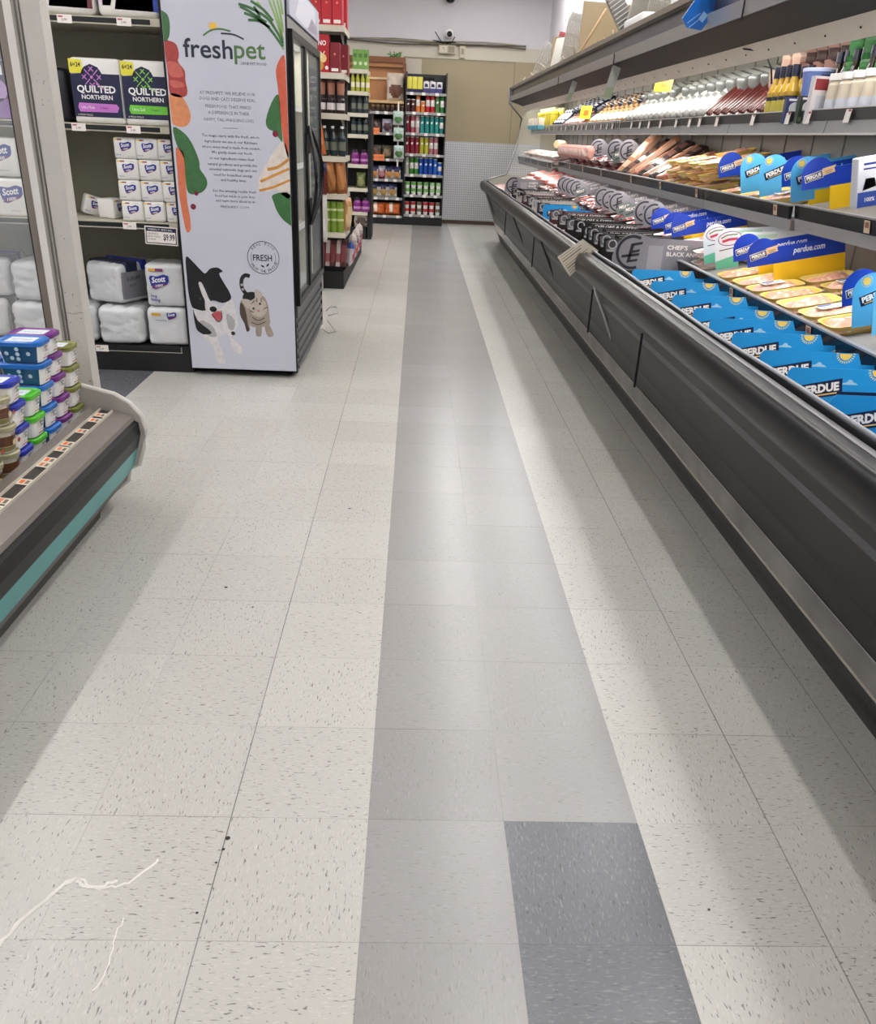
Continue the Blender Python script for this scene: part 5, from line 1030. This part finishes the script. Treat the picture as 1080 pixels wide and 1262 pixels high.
def f_card(b):
    b.M = UPY; pts = [(0, -.02)]+[(.075-.078*math.cos(math.radians(a)), .045+.085*math.sin(math.radians(a))) for a in range(0, 150, 15)]+[(.17, .062), (.50, .085), (.50, -.02)]
    b.slab(pts, fg, .002); flogo(b, .072, .048, .066); b.text("CHEF'S", .20, .042, tagw, h=.016, w=.09, z=2*EPS, bold=.02, rot=2); b.text('BLACK ANGUS', .20, .016, tagw, h=.016, w=.17, z=2*EPS, bold=.02, rot=2); b.M = FLAT; return 'divider_card', 'divider card'
fc = solo(f_card)
def f_big(b):
    b.M = UPY; pts = [(0, -.08), (0, .0), (.02, .06), (.06, .105), (.11, .118), (.15, .112), (.19, .098), (.68, .085), (.68, -.08)]
    b.slab(pts, fg, .002); flogo(b, .105, .02, .088); b.rect(.19, -.078, .27, .058, C('#9a979c')); b.text("CHEF'S", .29, .042, tagw, h=.022, w=.11, z=2*EPS, bold=.02); b.text('BLACK ANGUS', .29, .008, tagw, h=.022, w=.21, z=2*EPS, bold=.02); b.rect(.0, -.08, .68, -.072, fk); b.M = FLAT; return 'divider_card', 'divider card'
fbp = solo(f_big)
fbp((1.12, 3.42, .853), (-.05, 0, 0), 'large grey card with broken ring emblem behind the blue deck cards'); fbp((1.13, 9.5, .865), (-.05, 0, 0), 'large grey card with broken ring emblem at the far end of the deck')
tilt = -math.atan(.2)
def lobed(kind):
    def f(b):
        b.M = UPY; r = .064; L_ = .43; top = .070
        arcp = [(r-r*math.cos(math.radians(a)), .052+r*math.sin(math.radians(a))) for a in range(0, 166, 11)]
        base = rb_ if kind == 'royal' else skyb if kind == 'sky' else C('#cfd6dc', .4)
        if kind == 'royal':
            b.slab([(.115, -.11), (L_, -.11), (L_, .0), (.115, .0)], C('#f0c21e', .4), .0018, z=-.0004)
            b.slab([(0, 0)]+arcp+[(.135, top), (L_, top), (L_, 0)], base, .002)
            brand(b, .048, .045, .070, 10, line=tagw, ul=tagw); b.poly([(.082, .042), (.135, .052), (.13, .066), (.138, .078), (.082, .070)], C('#d9b98f'), EPS); b.rect(.092, .058, .124, .061, C('#8d6f4c'), 2*EPS, rot=8); b.rect(.095, .051, .12, .054, C('#8d6f4c'), 2*EPS, rot=8)
            b.text('perdue.com', .20, .032, C('#dfe6f4'), h=.026, w=.14, z=EPS, shear=.25, bold=.02)
        elif kind == 'sky':
            b.slab([(0, -.055)]+arcp+[(.14, .06), (L_, .06), (L_, -.02), (.10, -.02), (.10, -.055)], base, .002); sun(b, .045, .092, .013); brand(b, .072, .040, .10, 14); cloud(b, .16, .035, .05)
        else:
            b.slab([(0, -.07)]+arcp+[(.14, .085), (.26, .07), (L_, .05), (L_, -.03), (.11, -.03), (.11, -.07)], base, .002); b.slab([(.001, -.069), (.109, -.069), (.109, -.01), (.001, -.03)], C('#5fb592', .4), .0005, z=.0008)
            b.disc(.072, .068, .058, C('#7a5a6e'), EPS, ry=.034); b.disc(.072, .068, .054, C('#d9cdd2'), 2*EPS, ry=.030); b.stroke([(.03, .074), (.06, .085), (.11, .083)], .006, C('#4f7a4c'), 3*EPS); b.stroke([(.035, .058), (.07, .064), (.11, .062)], .012, C('#b0344a'), 3*EPS); b.rect(.15, .045, .30, .062, C('#a8c9b4'), EPS, rot=-6); b.rect(.02, .018, .09, .022, fk, EPS, rot=4)
        b.M = FLAT; return 'divider_card', 'divider card'
    return solo(f)
cards = {k: lobed(k) for k in ('royal', 'sky', 'pale')}
DESC = {'royal': 'royal blue round-headed card', 'sky': 'light blue round-headed card with sun', 'pale': 'pale round-headed card with oval emblem'}
for sh, x0, lst in ((2, 1.532, (('sky', 1.53), ('royal', 1.72), ('sky', 1.99-.35), ('royal', 2.61), ('royal', 2.79), ('pale', 3.02), ('pale', 3.22), ('royal', 3.76), ('royal', 3.93), ('royal', 4.21), ('royal', 1.25), ('royal', 1.0))),
                    (3, 1.632, (('royal', 2.44), ('royal', 2.66), ('sky', 2.90), ('sky', 3.14), ('royal', 3.47), ('sky', 2.55), ('royal', 1.7), ('royal', 1.4)))):
    for i, (k, y) in enumerate(sorted(lst, key=lambda q: q[1])):
        cards[k]((x0+rnd.uniform(-.006, .006), y, zs(sh, x0)+(.115 if sh == 2 else .092)), (-.06, tilt, rnd.uniform(-.03, .03)), '%s on the %s shelf, %s from the near end' % (DESC[k], {2: 'lower', 3: 'middle'}[sh], nth(i)), 'round-headed cards')
for sh, x0, ys in ((2, 1.53, (4.42, 4.65, 5.45, 5.72, 5.98, 7.2, 7.45, 7.7, 7.95)), (3, 1.63, (5.75, 6.2, 6.9))):
    for i, y in enumerate(ys): fc((x0, y, zs(sh, x0)+.125), (-.06, tilt, rnd.uniform(-.03, .03)), 'grey round-headed card with ring emblem on the %s shelf, %s from the near end' % ({2: 'lower', 3: 'middle'}[sh], nth(i)), 'grey ring cards')

# ------------------------------------------------------------------ meat trays
def tray(tc, mc, mc2, lw=True, L_=.22, W_=.155, H_=.035, nm='meat_tray', cat='meat tray', seed=1):
    def f():
        r_ = random.Random(seed); t = bpy.data.objects.new(nm, None); COL.objects.link(t); t.empty_display_size = .03; t['category'] = cat
        def rr(a, c, z, n=20): return [(a*math.copysign(abs(math.cos(q))**.45, math.cos(q)), c*math.copysign(abs(math.sin(q))**.45, math.sin(q)), z) for q in [2*PI*(k+.5)/n for k in range(n)]]
        b = MB(); foam = C(tc, .45); n = 20; v = rr(L_/2-.022, W_/2-.02, 0)+rr(L_/2-.002, W_/2-.002, H_)+rr(L_/2+.003, W_/2+.003, H_+.001)+rr(L_/2-.006, W_/2-.006, H_-.001)+rr(L_/2-.026, W_/2-.024, .005)
        for q in range(4):
            for k in range(n): j = (k+1) % n; b.raw([v[q*n+k], v[q*n+j], v[(q+1)*n+j], v[(q+1)*n+k]], [(0, 1, 2, 3)], foam, True)
        b.raw(v[:n], [tuple(range(n))[::-1]], foam); b.raw(v[4*n:], [tuple(range(n))], foam); b.obj('foam_tray', t)
        b = MB(); meat = mat('meat_'+mc.strip('#'), mc, .28, var=.25, vs=45, coat=.3); nx, ny = 14, 10; vs = []
        cs = [(r_.uniform(-.8, .8), r_.uniform(-.7, .7)) for _ in range(6)]
        for j in range(ny+1):
            for i in range(nx+1):
                u, w_ = 2*i/nx-1, 2*j/ny-1; e = max(0, 1-u**6)*max(0, 1-w_**6); hh = .6+.4*max(math.exp(-((u-c[0])**2*7+(w_-c[1])**2*5)) for c in cs)
                vs.append((u*(L_/2-.012), w_*(W_/2-.010), .012+.034*hh*e))
        m2 = C(mc2, .3)
        for j in range(ny):
            for i in range(nx): b.raw([vs[j*(nx+1)+i], vs[j*(nx+1)+i+1], vs[(j+1)*(nx+1)+i+1], vs[(j+1)*(nx+1)+i]], [(0, 1, 2, 3)], m2 if r_.random() < .22 else meat, True)
        b.obj('meat', t)
        if lw:
            b = MB(); b.box(-.055, .035, -.03, .03, .049, .050, tagw); b.rect(-.05, .005, -.0, .025, C('#3b57a8'), .0506); b.text('$7.49', -.045, -.018, ink, h=.014, w=.06, z=.0506, bold=.02); b.obj('label', t)
        return t
    return Proto(f)
ty = [tray('#e8cc72', '#dfb3a0', '#ecd6c4', True, seed=1), tray('#e8cc72', '#dfa592', '#ecc9a8', False, seed=2), tray('#e4c365', '#dba386', '#ecd9c0', False, seed=3)]
tp = [tray('#d9d3cc', '#c98d86', '#e0bdb4', True, seed=4), tray('#dcd8d3', '#d7a49c', '#ead0c8', False, seed=5)]
trd = [tray('#c9c4c0', '#a3343a', '#d9a8a0', True, seed=6), tray('#3a3638', '#8f2c30', '#c99a90', False, seed=7)]
NY = {0: 'yellow tray of chicken', 1: 'white tray of pork', 2: 'tray of red beef'}
CY = {1: [.645, .883, 1.146, 1.348, 1.59, 1.819, 2.008, 2.285, 2.624, 2.974, 3.42, 3.66, 3.82, 4.0, 4.17, 4.34, 4.63, 4.95, 5.3, 5.7, 6.12, 6.45, 6.8, 7.2, 7.6, 8.1, 8.6, 9.5],
      2: [1.0, 1.25, 1.53, 1.64, 1.72, 2.61, 2.79, 3.02, 3.22, 3.76, 3.93, 4.21, 4.42, 4.65, 4.95, 5.15, 5.45, 5.72, 5.98, 6.9, 7.2, 7.45, 7.7, 7.95],
      3: [1.4, 1.7, 2.44, 2.55, 2.66, 2.90, 3.14, 3.47, 5.75, 5.95, 6.2, 6.9]}
def slots(sh, y0, y1, pitch=.168):                # tray positions between the divider cards
    e = [y0]+[c for c in CY[sh] if y0 < c < y1]+[y1]; o = []
    for a, c in zip(e, e[1:]):
        n = int((c-a-.004)/pitch+.001)
        o += [a+(c-a)*(i+.5)/n for i in range(n)]
    return o
def fill(sh, y0, y1, fam, xs, lv, step=.168, dz=0, where=''):
    k = 0; fm = (ty, tp, trd)[fam]
    for y in slots(sh, y0, y1):
        for ri, x in enumerate(xs):
            for l in range(lv):
                z = (.70 if sh == 1 else zs(sh, x))+.056*l+dz
                fm[(k+l+ri) % len(fm)]((x+rnd.uniform(-.008, .008), y, z+.003), (rnd.uniform(-.02, .02), tilt if sh > 1 else 0, rnd.uniform(-.02, .02)), '%s %s, %s from near end, %s %s layer' % (NY[fam], where, nth(k), ['front', 'back'][ri], ['bottom', 'second', 'third', 'fourth'][l]), NY[fam]+' '+where)
        k += 1
fill(2, 1.0, 3.0, 0, (1.64, 1.88), 1, where='on the lower shelf'); fill(2, 3.05, 4.3, 1, (1.64, 1.88), 2, where='on the lower shelf'); fill(2, 4.38, 8.3, 2, (1.64,), 2, where='on the lower shelf'); fill(2, 8.4, 11.2, 1, (1.64,), 2, where='at the far lower shelf')
fill(3, 2.53, 3.55, 0, (1.735,), 1, where='on the middle shelf'); fill(3, 3.62, 4.45, 0, (1.735,), 3, where='past middle shelf cards'); fill(3, 5.75, 8.3, 2, (1.735,), 2, where='on the middle shelf'); fill(3, 8.4, 11.2, 1, (1.64,), 2, dz=.0, where='at the far middle shelf')
fill(1, .75, 3.2, 0, (1.24,), 1, step=.24, where='between the deck cards'); fill(1, 3.35, 9.3, 2, (1.24,), 2, step=.33, where='between the far deck cards'); fill(1, 9.6, 11.3, 1, (1.26,), 2, step=.2, where='at the far deck end')
# stack of yellow trays raised at the back of the middle shelf
for i in range(3): ty[1]((1.90, 3.62+.19*i, 1.31+.02*i), (0, tilt, 0), 'raised yellow tray at the back of the middle shelf, %s one' % nth(i), 'raised yellow trays')
def slab_pack(col, c2, L_, W_, H_, nm, cat):       # long vacuum pack
    def f(b):
        q, w2 = mat('pack_'+col.strip('#'), col, .25, var=.22, vs=35, coat=.3), C(c2, .3); b.cbox(0, L_, -W_/2, W_/2, 0, H_, q, min(H_, W_)*.3, 3)
        for k in range(4): b.raw([(L_*(.1+.22*k), -W_*.32, H_+.0006), (L_*(.24+.22*k), -W_*.32, H_+.0006), (L_*(.26+.22*k), W_*.32, H_+.0006), (L_*(.12+.22*k), W_*.32, H_+.0006)], [(0, 1, 2, 3)], w2)
        b.raw([(L_*(.1), -W_/2-.0006, H_*.2), (L_*.9, -W_/2-.0006, H_*.2), (L_*.9, -W_/2-.0006, H_*.7), (L_*.1, -W_/2-.0006, H_*.7)], [(0, 1, 2, 3)], w2); return nm, cat
    return solo(f)
rib = [slab_pack('#b8876a', '#d6b39a', .42, .11, .05, 'rib_rack_pack', 'ribs'), slab_pack('#c27c62', '#dcae92', .40, .10, .05, 'rib_rack_pack', 'ribs'), slab_pack('#3a2c2a', '#6b4a40', .42, .10, .045, 'rib_rack_pack', 'ribs')]
for i, (y, an, k) in enumerate(((4.55, .42, 1), (4.72, .5, 2), (4.88, .5, 0), (5.02, .58, 2), (5.18, .55, 1), (5.34, .66, 0), (5.5, .6, 2), (5.6, .8, 0))): rib[k]((1.635, y, zs(3, 1.64)+.01), (rnd.uniform(-.2, .2), -an, rnd.uniform(.0, .35)), 'long %s rib pack leaning on the middle shelf, %s from the near end' % (['tan', 'orange pink', 'dark'][k], nth(i)), 'rib packs leaning on the middle shelf')
cream_roll = solo(lambda b: (b.lathe([(.035, 0), (.042, .01), (.042, .22), (.035, .23)], C('#e3d3a8', .4), 16, M=RX(-90)), ('cheese_log', 'cheese'))[1])
cream_roll((1.62, 8.9, 1.36), (0, 0, -.5), 'cream coloured log lying on the far middle shelf')
t_ = solo(lambda b: (b.cbox(0, .34, -.16, .16, 0, .035, C('#c9786e', .35), .012), b.box(.03, .3, -.163, .1, .004, .03, white), ('meat_box', 'box'))[2])
for i in range(4): t_((1.56, 8.7+.6*i, zs(2, 1.56)+.11+.01*i), (0, tilt, .1), 'pink and white flat meat box on the far lower shelf, %s one' % nth(i), 'flat pink meat boxes')
b = MB(); b.cbox(0, .26, 0, .05, 0, .17, C('#cfd2da', .4), .005); b.M = UPY; b.rect(.004, .004, .255, .055, C('#28489c')); b.rect(.02, .145, .24, .152, blue); b.rect(.02, .13, .24, .135, blue); b.ring(.17, .095, .035, .003, C('#b9a88a')); b.disc(.17, .095, .028, C('#ddd2bb')); b.text('100% NATURAL', .03, .022, tagw, h=.014, z=2*EPS, bold=.02, w=.12); b.poly([(.02, .06), (.07, .07), (.06, .10), (.03, .1)], C('#5c7a5c')); b.M = FLAT
tag(b.obj('food_carton', loc=(1.655, 2.03, 1.215), rot=(0, tilt, 0)), 'white and blue food carton on the middle shelf at the right edge', 'carton')

# ------------------------------------------------------------------ top shelf goods
Z4 = 1.503
def sjar(c):
    def f(b):
        b.lathe([(.040, 0), (.042, .01), (.042, .135), (.033, .15)], C(c, .3), 18); b.lathe([(.042, .15), (.043, .152), (.043, .175), (.0, .176)], C('#f0efec', .35), 18); b.lathe([(.0426, .03), (.0426, .085)], C('#d8dce6', .4), 18)
        b.M = UPY; b.rect(-.022, .035, .018, .055, C('#8d93a8'), .0432); b.rect(-.022, .072, .02, .077, C('#6c7288'), .0432); b.M = FLAT; return 'sauce_jar', 'jar'
    return solo(f)
sj = sjar('#ded2bd')
for i in range(8):
    for r in range(1): sj((1.715+.1*r, 2.50-.093*i, Z4), (0, 0, rnd.uniform(-.2, .2)), 'white capped cream sauce jar, %s row, %s from the picture cartons' % (['front', 'back'][r], nth(i)), 'white capped sauce jars')
b = MB(); b.box(-.06, .06, 0, .03, 0, .17, C('#e3dde0', .4)); b.M = UPY; b.rect(-.055, .12, .0, .16, C('#8f2b35')); b.rect(-.05, .01, .0, .03, C('#8f2b35')); b.rect(-.04, .05, .05, .10, C('#c9ccd8')); b.M = FLAT
tag(b.obj('recipe_card', loc=(1.70, 2.57, Z4), rot=(0, 0, .1)), 'white leaflet with dark red squares beside the sauce jars', 'card')
def pail(b):
    b.M = Matrix.Diagonal((.68, .68, .68, 1)); b.lathe([(.075, 0), (.088, .13), (.092, .132), (.092, .15), (.086, .152), (.0, .152)], [C('#5a6ea8', .35), C('#5a6ea8', .35), C('#aab3d4', .3), C('#c9cfe4', .3), C('#aab3d4', .3)], 24)
    b.M = Matrix.Diagonal((.68, .68, .68, 1)) @ UPY; b.disc(.01, .06, .03, C('#5aa9dc'), .089); b.disc(-.04, .05, .02, C('#b8484c'), .084); b.rect(-.05, .095, .05, .115, navy, .089); b.disc(-.02, .09, .012, C('#c9cfe4'), .0895); b.M = FLAT; return 'yogurt_pail', 'pail'
pl = solo(pail); pl((1.735, 2.765, Z4+.108), (0, 0, .3), 'blue lidded pail, upper of two beside the gold bottles'); pl((1.735, 2.765, Z4+.002), (0, 0, -.2), 'blue lidded pail, lower of two beside the gold bottles')
def pic(c, c2):
    def f(b): b.M = Matrix.Diagonal((.75, .6, .68, 1)); b.box(-.05, .05, 0, .05, 0, .15, C(c, .35)); b.M = b.M @ UPY; b.disc(0, .09, .03, C('#c9d0cc')); b.ring(0, .09, .033, .003, white, 2*EPS); b.rect(-.045, .01, .045, .035, C(c2)); b.rect(-.04, .13, .03, .142, tagw); b.M = FLAT; return 'picture_carton', 'carton'
    return solo(f)
pic('#33403a', '#6f8a5c')((1.675, 2.655, Z4), (0, 0, 0), 'dark green picture carton in front of the blue pails'); pic('#3c4470', '#57a3d8')((1.675, 2.79, Z4), (0, 0, 0), 'blue picture carton in front of the pails')
gbtl = solo(lambda b: (b.lathe([(.028, 0), (.03, .008), (.03, .13), (.016, .165), (.013, .19)], C('#a8862c', .2), 16), b.lathe([(.016, .19), (.016, .235), (.0, .236)], C('#16182c', .3), 14), b.lathe([(.0305, .012), (.0305, .098)], C('#bcae45', .4), 16), b.lathe([(.0307, .098), (.0307, .114)], ink, 16), ('oil_bottle', 'bottle'))[4])
for i in range(4):
    for r in range(2): gbtl((1.695+.066*r, 2.90+.065*i, Z4), (0, 0, 0), 'gold bottle with black cap, %s row, %s from the blue cartons' % (['front', 'back'][r], nth(i)), 'gold bottles with black caps')
dbtl = solo(lambda b: (b.lathe([(.03, 0), (.03, .15), (.014, .2), (.013, .22)], C('#2a1a18', .25), 14), b.lathe([(.016, .22), (.016, .26), (.0, .261)], C('#16182c', .3), 12), ('sauce_bottle', 'bottle'))[2])
for i in range(15): dbtl((1.80, 1.75+.07*i, Z4+.012), (0, 0, 0), 'dark navy-capped bottle in the back row of the top shelf, %s from right' % nth(i), 'dark bottles in the back row')
grn = bag('#3f7a45', '#a9c9a4', .30, .12, .10, top='#2f6b38')
for i in range(10): grn((1.93, 2.18+.12*(i % 5), 1.668+.085*(i//5)), (.1, -.25, .25), 'green and white long bag heaped behind the jars, %s one' % nth(i), 'green bags heaped behind the jars')
bbg = bag('#3a2624', '#6b4440', .22, .12, .10, top='#8a6a60')
for i in range(8): bbg((1.93, 2.80+.11*(i % 4), 1.668+.08*(i//4)), (.1, -.25, .2), 'dark brown bag heaped above the bottles, %s one' % nth(i), 'dark bags heaped above the bottles')
tnb = bag('#c4a493', '#a87f70', .20, .11, .09, top='#d0b8a8')
for i in range(5): tnb((1.91, 3.25+.12*(i % 3), 1.668+.075*(i//3)), (.1, -.25, .2), 'pale pinkish bag above the gold bottles, %s one' % nth(i), 'pale pink bags above the gold bottles')
def lean(col, c2, L_, W_, H_, nm, cat, coat=.3): return slab_pack(col, c2, L_, W_, H_, nm, cat)
w1 = lean('#8c8b87', '#c9c7c2', .34, .075, .06, 'white_pack', 'package'); w2 = lean('#7d807e', '#b5b7b4', .22, .09, .075, 'white_pack', 'package'); sg = lean('#4c2622', '#7d4438', .26, .07, .04, 'sausage_pack', 'sausage'); bn = lean('#8c6a44', '#c09a66', .24, .08, .05, 'bread_pack', 'package'); dk = lean('#2b2e44', '#cfd2dc', .26, .08, .05, 'dark_pack', 'package')
wt = lean('#d8cfca', '#e9e2dc', .30, .06, .035, 'white_pack', 'package')
def sausage(b):
    b.box(0, .27, -.045, .045, 0, .008, C('#e0d4cf', .35))
    for k in range(4): b.lathe([(.0, 0), (.012, .006), (.014, .03), (.014, .20), (.012, .225), (.0, .235)], mat('sausage_skin', '#5a2420', .22, var=.3, vs=30), 12, M=TR(.02, -.033+.022*k, .016) @ RY(90))
    b.box(.0, .27, -.047, -.040, .0, .035, C('#c98a74', .35)); return 'sausage_pack', 'sausage'
sp_ = solo(sausage)
for i in range(7): sp_((1.69, 3.22+.125*i, Z4+.03), (.35, -.72, .15), 'tilted pack of dark red sausages on the top shelf, %s from the gold bottles' % nth(i), 'dark sausage packs')
for i in range(14): w1((1.69, 4.10+.135*i, Z4+.025), (.25, -.66, .12), 'long white pack tilted back on the top shelf, %s from the sausages' % nth(i), 'long white packs')
for i in range(9): w2((1.82, 3.55+.17*i, 1.675), (.15, -.40, .2), 'blocky grey-white pack at the back of the top shelf, %s one' % nth(i), 'blocky grey packs')
for i in range(5): w2((1.82, 5.2+.19*i, 1.675), (.15, -.40, .2), 'grey pack at the back of the top shelf further on, %s one' % nth(i), 'grey packs further on')
for i in range(9):
    bn((1.69, 6.05+.17*i, Z4+.025), (.2, -.65, .1), 'brown bread-like pack tilted on the top shelf, %s from the white packs' % nth(i), 'brown packs')
    (bn if i % 2 else dk)((1.82, 6.12+.17*i, 1.675), (.25, -.4, .25), '%s pack in the upper row beyond the grey packs, %s from the near end' % (['navy', 'brown'][i % 2], nth(i)), 'packs in the upper row')
ylt = solo(lambda b: (b.box(0, .003, -.06, .06, 0, .12, C('#e8d93a', .4)), b.box(-.001, 0, -.03, .02, .03, .08, C('#c9752c', .4)), ('sale_sign', 'price sign'))[2])
for i, (y, z) in enumerate(((7.65, 1.60), (4.95, 1.72))): ylt((1.67, y, z), (0, .3, .9), 'small yellow sale card on the top shelf, %s from the far end' % ['first', 'second'][i], 'small yellow sale cards')
rs = lean('#8a3a34', '#c98468', .22, .07, .04, 'salami_pack', 'package')
for i in range(6): rs((1.69, 8.05+.16*i, Z4+.03), (.25, -.6, .15), 'red salami pack tilted on the top shelf, %s from the brown packs' % nth(i), 'red salami packs')
for i in range(6): dk((1.82, 8.0+.22*i, 1.675), (.2, -.5, .3), 'navy pack in the upper row of the far top shelf, %s one' % nth(i), 'navy packs upper row')
for i in range(4): dk((1.69, 9.1+.17*i, Z4+.03), (.25, -.75, .15), 'navy and white pack tilted on the far top shelf, %s one' % nth(i), 'navy and white packs')
yb2 = solo(lambda b: (b.cbox(-.05, .05, -.05, .05, 0, .20, C('#dcc93a', .35), .015), b.box(-.051, .051, -.051, .051, .16, .165, C('#8a8a2c', .4)), b.lathe([(.025, .20), (.025, .24)], C('#d9d3a8', .4), 12), ('mustard_bottle', 'bottle'))[3])
for i in range(11): yb2((1.70+.11*(i % 2), 9.85+.125*(i//2)*1.7, Z4+.02), (0, 0, .1), 'yellow bottle at the far end of the top shelf, %s one' % nth(i), 'yellow bottles at the far top shelf')
cbx = solo(lambda b: (b.cbox(-.04, .04, -.03, .03, 0, .13, C('#d9d2c4', .4), .006), b.box(-.041, .041, -.031, .031, .0, .045, C('#4a9ab5', .4)), ('small_carton', 'carton'))[2])
for i in range(6): cbx((1.60, 10.2+.2*i, 1.52), (0, 0, 0), 'small cream and blue carton at the far shelf end, %s one' % nth(i), 'small cream cartons')
# bags of pink shredded meat on the far middle shelf
pk_ = bag('#d0988c', '#e3c3b8', .16, .12, .09)
for i in range(9): pk_((1.60, 6.95+.17*i, zs(3, 1.62)+.09), (-.1, 0, -1.2), 'pink bag of meat on the middle shelf, %s from the near end' % nth(i), 'pink meat bags')
hal = solo(lambda b: (setattr(b, 'M', UPY), b.slab([(0, 0), (.10, .02), (.11, .06), (.09, .085), (.02, .08), (-.01, .04)], C('#6d7a78', .4), .002), b.text('MEAT', .015, .045, tagw, h=.022, w=.07, bold=.02), b.stroke([(.01, .02), (.05, .03), (.10, .045)], .006, ink), setattr(b, 'M', FLAT), ('divider_card', 'divider card'))[5])
for i, (sh, y) in enumerate(((2, 4.95), (2, 5.15), (2, 6.9), (3, 5.95))): hal((1.53 if sh == 2 else 1.63, y, zs(sh, 1.55)+.11), (0, tilt, 0), 'small grey-green wavy card on the %s shelf, %s from the near end' % ({2: 'lower', 3: 'middle'}[sh], nth(i % 3)), 'wavy cards')

# ------------------------------------------------------------------ things on and hung from the canopy
def tagstrip(x, y, z0, z1, w):
    b = MB(); b.M = TR(x, y, 0) @ UPY; b.slab([(0, z0), (w, z0), (w+.05, z1), (.05, z1)], mat('clear_strip', '#b9bfb8', .3, alpha=.75), .002)
    b.poly([(.004, z0+.01), (w-.004, z0+.01), (w+.015, z0+.07), (.022, z0+.07)], C('#8f9c80'), EPS); return b
tag(tagstrip(1.286, 5.0, 1.662, 1.87, .06).obj('hanging_strip'), 'translucent tag strip hanging from the canopy, nearer of two', 'tag strip')
tag(tagstrip(1.30, 6.6, 1.70, 1.88, .045).obj('hanging_strip'), 'translucent tag strip hanging from the canopy, further of two', 'tag strip')
b = MB(); b.M = TR(0, 3.05, 0) @ UPY; bl_ = mat('blue_plastic', '#1f62b4', .15, alpha=.9); b.slab([(1.208, 1.905), (1.235, 1.87), (1.30, 1.862), (1.345, 1.93), (1.36, 1.975), (1.285, 2.03)], bl_, .012); b.rect(1.285, 1.895, 1.31, 1.93, C('#7fa8cf'), rot=-35); b.rect(1.235, 1.89, 1.30, 1.893, C('#7fb4e6'), rot=38); b.rect(1.225, 1.905, 1.29, 1.908, C('#7fb4e6'), rot=38)
tag(b.obj('plastic_tag'), 'bright blue plastic tag clipped to the canopy edge', 'tag')
b = MB(); b.tube([(1.5, 3.05, 1.80), (1.53, 2.98, 1.79), (1.57, 2.95, 1.775), (1.60, 2.94, 1.72), (1.61, 2.93, 1.66)], .004, black, 6); b.tube([(1.54, 3.05, 1.785), (1.57, 2.97, 1.79), (1.60, 2.95, 1.78)], .004, black, 6); tag(b.obj('loose_wire'), 'short black wire dangling below the canopy grille', 'wire')
rw = mat('coated_wire', '#cfcdc8', .4)
def rack(w, h, n, label, x, y, rot, bar=None):
    b = MB(); n += 4
    for k in range(n): b.tube([(-w/2+w*k/(n-1), 0, 0), (-w/2+w*k/(n-1), -.03, h*.9), (-w/2+w*k/(n-1), -.10, h)], .0075, rw, 5)
    for k in range(5): b.tube([(-w/2, -.03*k/4, h*.9*k/4), (w/2, -.03*k/4, h*.9*k/4)], .006, rw, 5)
    if bar: b.box(-w/2, w/2, -.12, -.09, h-.03, h+.02, C(bar, .5))
    tag(b.obj('wire_rack', loc=(x, y, 2.055), rot=rot), label, 'rack')
rack(.30, .44, 9, 'slim white wire rack leaning at the far end of the canopy top', 1.62, 10.7, (0, .35, .1)); rack(.26, .46, 8, 'white wire rack with a red bar at the far canopy end', 1.72, 9.9, (0, .15, .1), '#a84a54')
rack(.26, .52, 12, 'dense white wire rack standing in front of the tan board', 1.64, 8.6, (0, .12, .2)); rack(.22, .6, 12, 'tall white wire rack between tan board and near end', 1.66, 6.0, (0, .2, .6)); rack(.30, .6, 14, 'wide white wire rack right of the bent grey tray', 1.78, 5.7, (0, .1, .5)); rack(.2, .55, 10, 'white wire rack nearest to the blue tag', 1.85, 4.9, (0, .15, .4))
brd = mat('tan_board', '#a08f72', .6, var=.06)
tag(MB().box(-.3, .3, -.01, .01, 0, .42, brd).obj('tan_board', loc=(1.85, 9.7, 2.055), rot=(.05, 0, .3)), 'tan board leaning behind the far wire racks', 'board')
tag(MB().box(-.28, .28, -.01, .01, 0, .50, brd).obj('tan_board', loc=(1.80, 7.6, 2.055), rot=(.05, 0, .2)), 'larger tan board leaning in the middle of the canopy top', 'board')
tag(MB().cbox(-.13, .13, -.16, .16, 0, .36, C('#c9c6bd', .5), .01).obj('white_box', loc=(1.68, 9.2, 2.055), rot=(0, .18, .3)), 'plain white slanted box between the wire racks', 'box')
b = MB(); gt = mat('grey_wire_tray', '#8c8b87', .4, .3); b.box(-.06, .06, -.02, .02, -.19, .19, gt)
for k in range(13): b.box(-.07, .07, -.03, -.02, -.18+.03*k, -.175+.03*k, C('#bdbcb8', .4))
tag(b.obj('wire_tray', loc=(1.56, 6.05, 2.30), rot=(0, -.62, .2)), 'grey grid tray tipped over on the canopy top', 'tray')
for i, (x, y, h) in enumerate(((1.60, 5.1, .10), (1.75, 4.4, .12), (1.62, 3.9, .07))): tag(MB().cbox(-.15, .15, -.25, .25, 0, h, mat('frosted_box', '#d3d3d2', .25), .01).obj('storage_box', loc=(x, y, 2.055), rot=(0, 0, .1*i)), 'flat frosted white box on the canopy top, %s from the far racks' % nth(i), 'box', 'flat boxes on the canopy')
b = MB(); b.tube([(1.45, 7.2, 2.06), (1.62, 6.9, 2.42)], .010, C('#c9a880', .5), 6); tag(b.obj('wooden_stick'), 'thin wooden stick leaning beside the tan board', 'stick')
b = MB()
for k in range(60):
    y = rnd.uniform(5.5, 11.2); x = rnd.uniform(1.36, 1.6); b.tube([(x, y, 2.062), (x+rnd.uniform(-.05, .05), y+rnd.uniform(-.1, .1), 2.062+rnd.uniform(.01, .07))], .006, C('#9a8f7c', .6), 4)
o = tag(b.obj('wire_scraps'), 'tangle of dusty wire pegs and scraps along the canopy edge', 'scraps'); o['kind'] = 'stuff'
for nm in ('colour_x',): pass
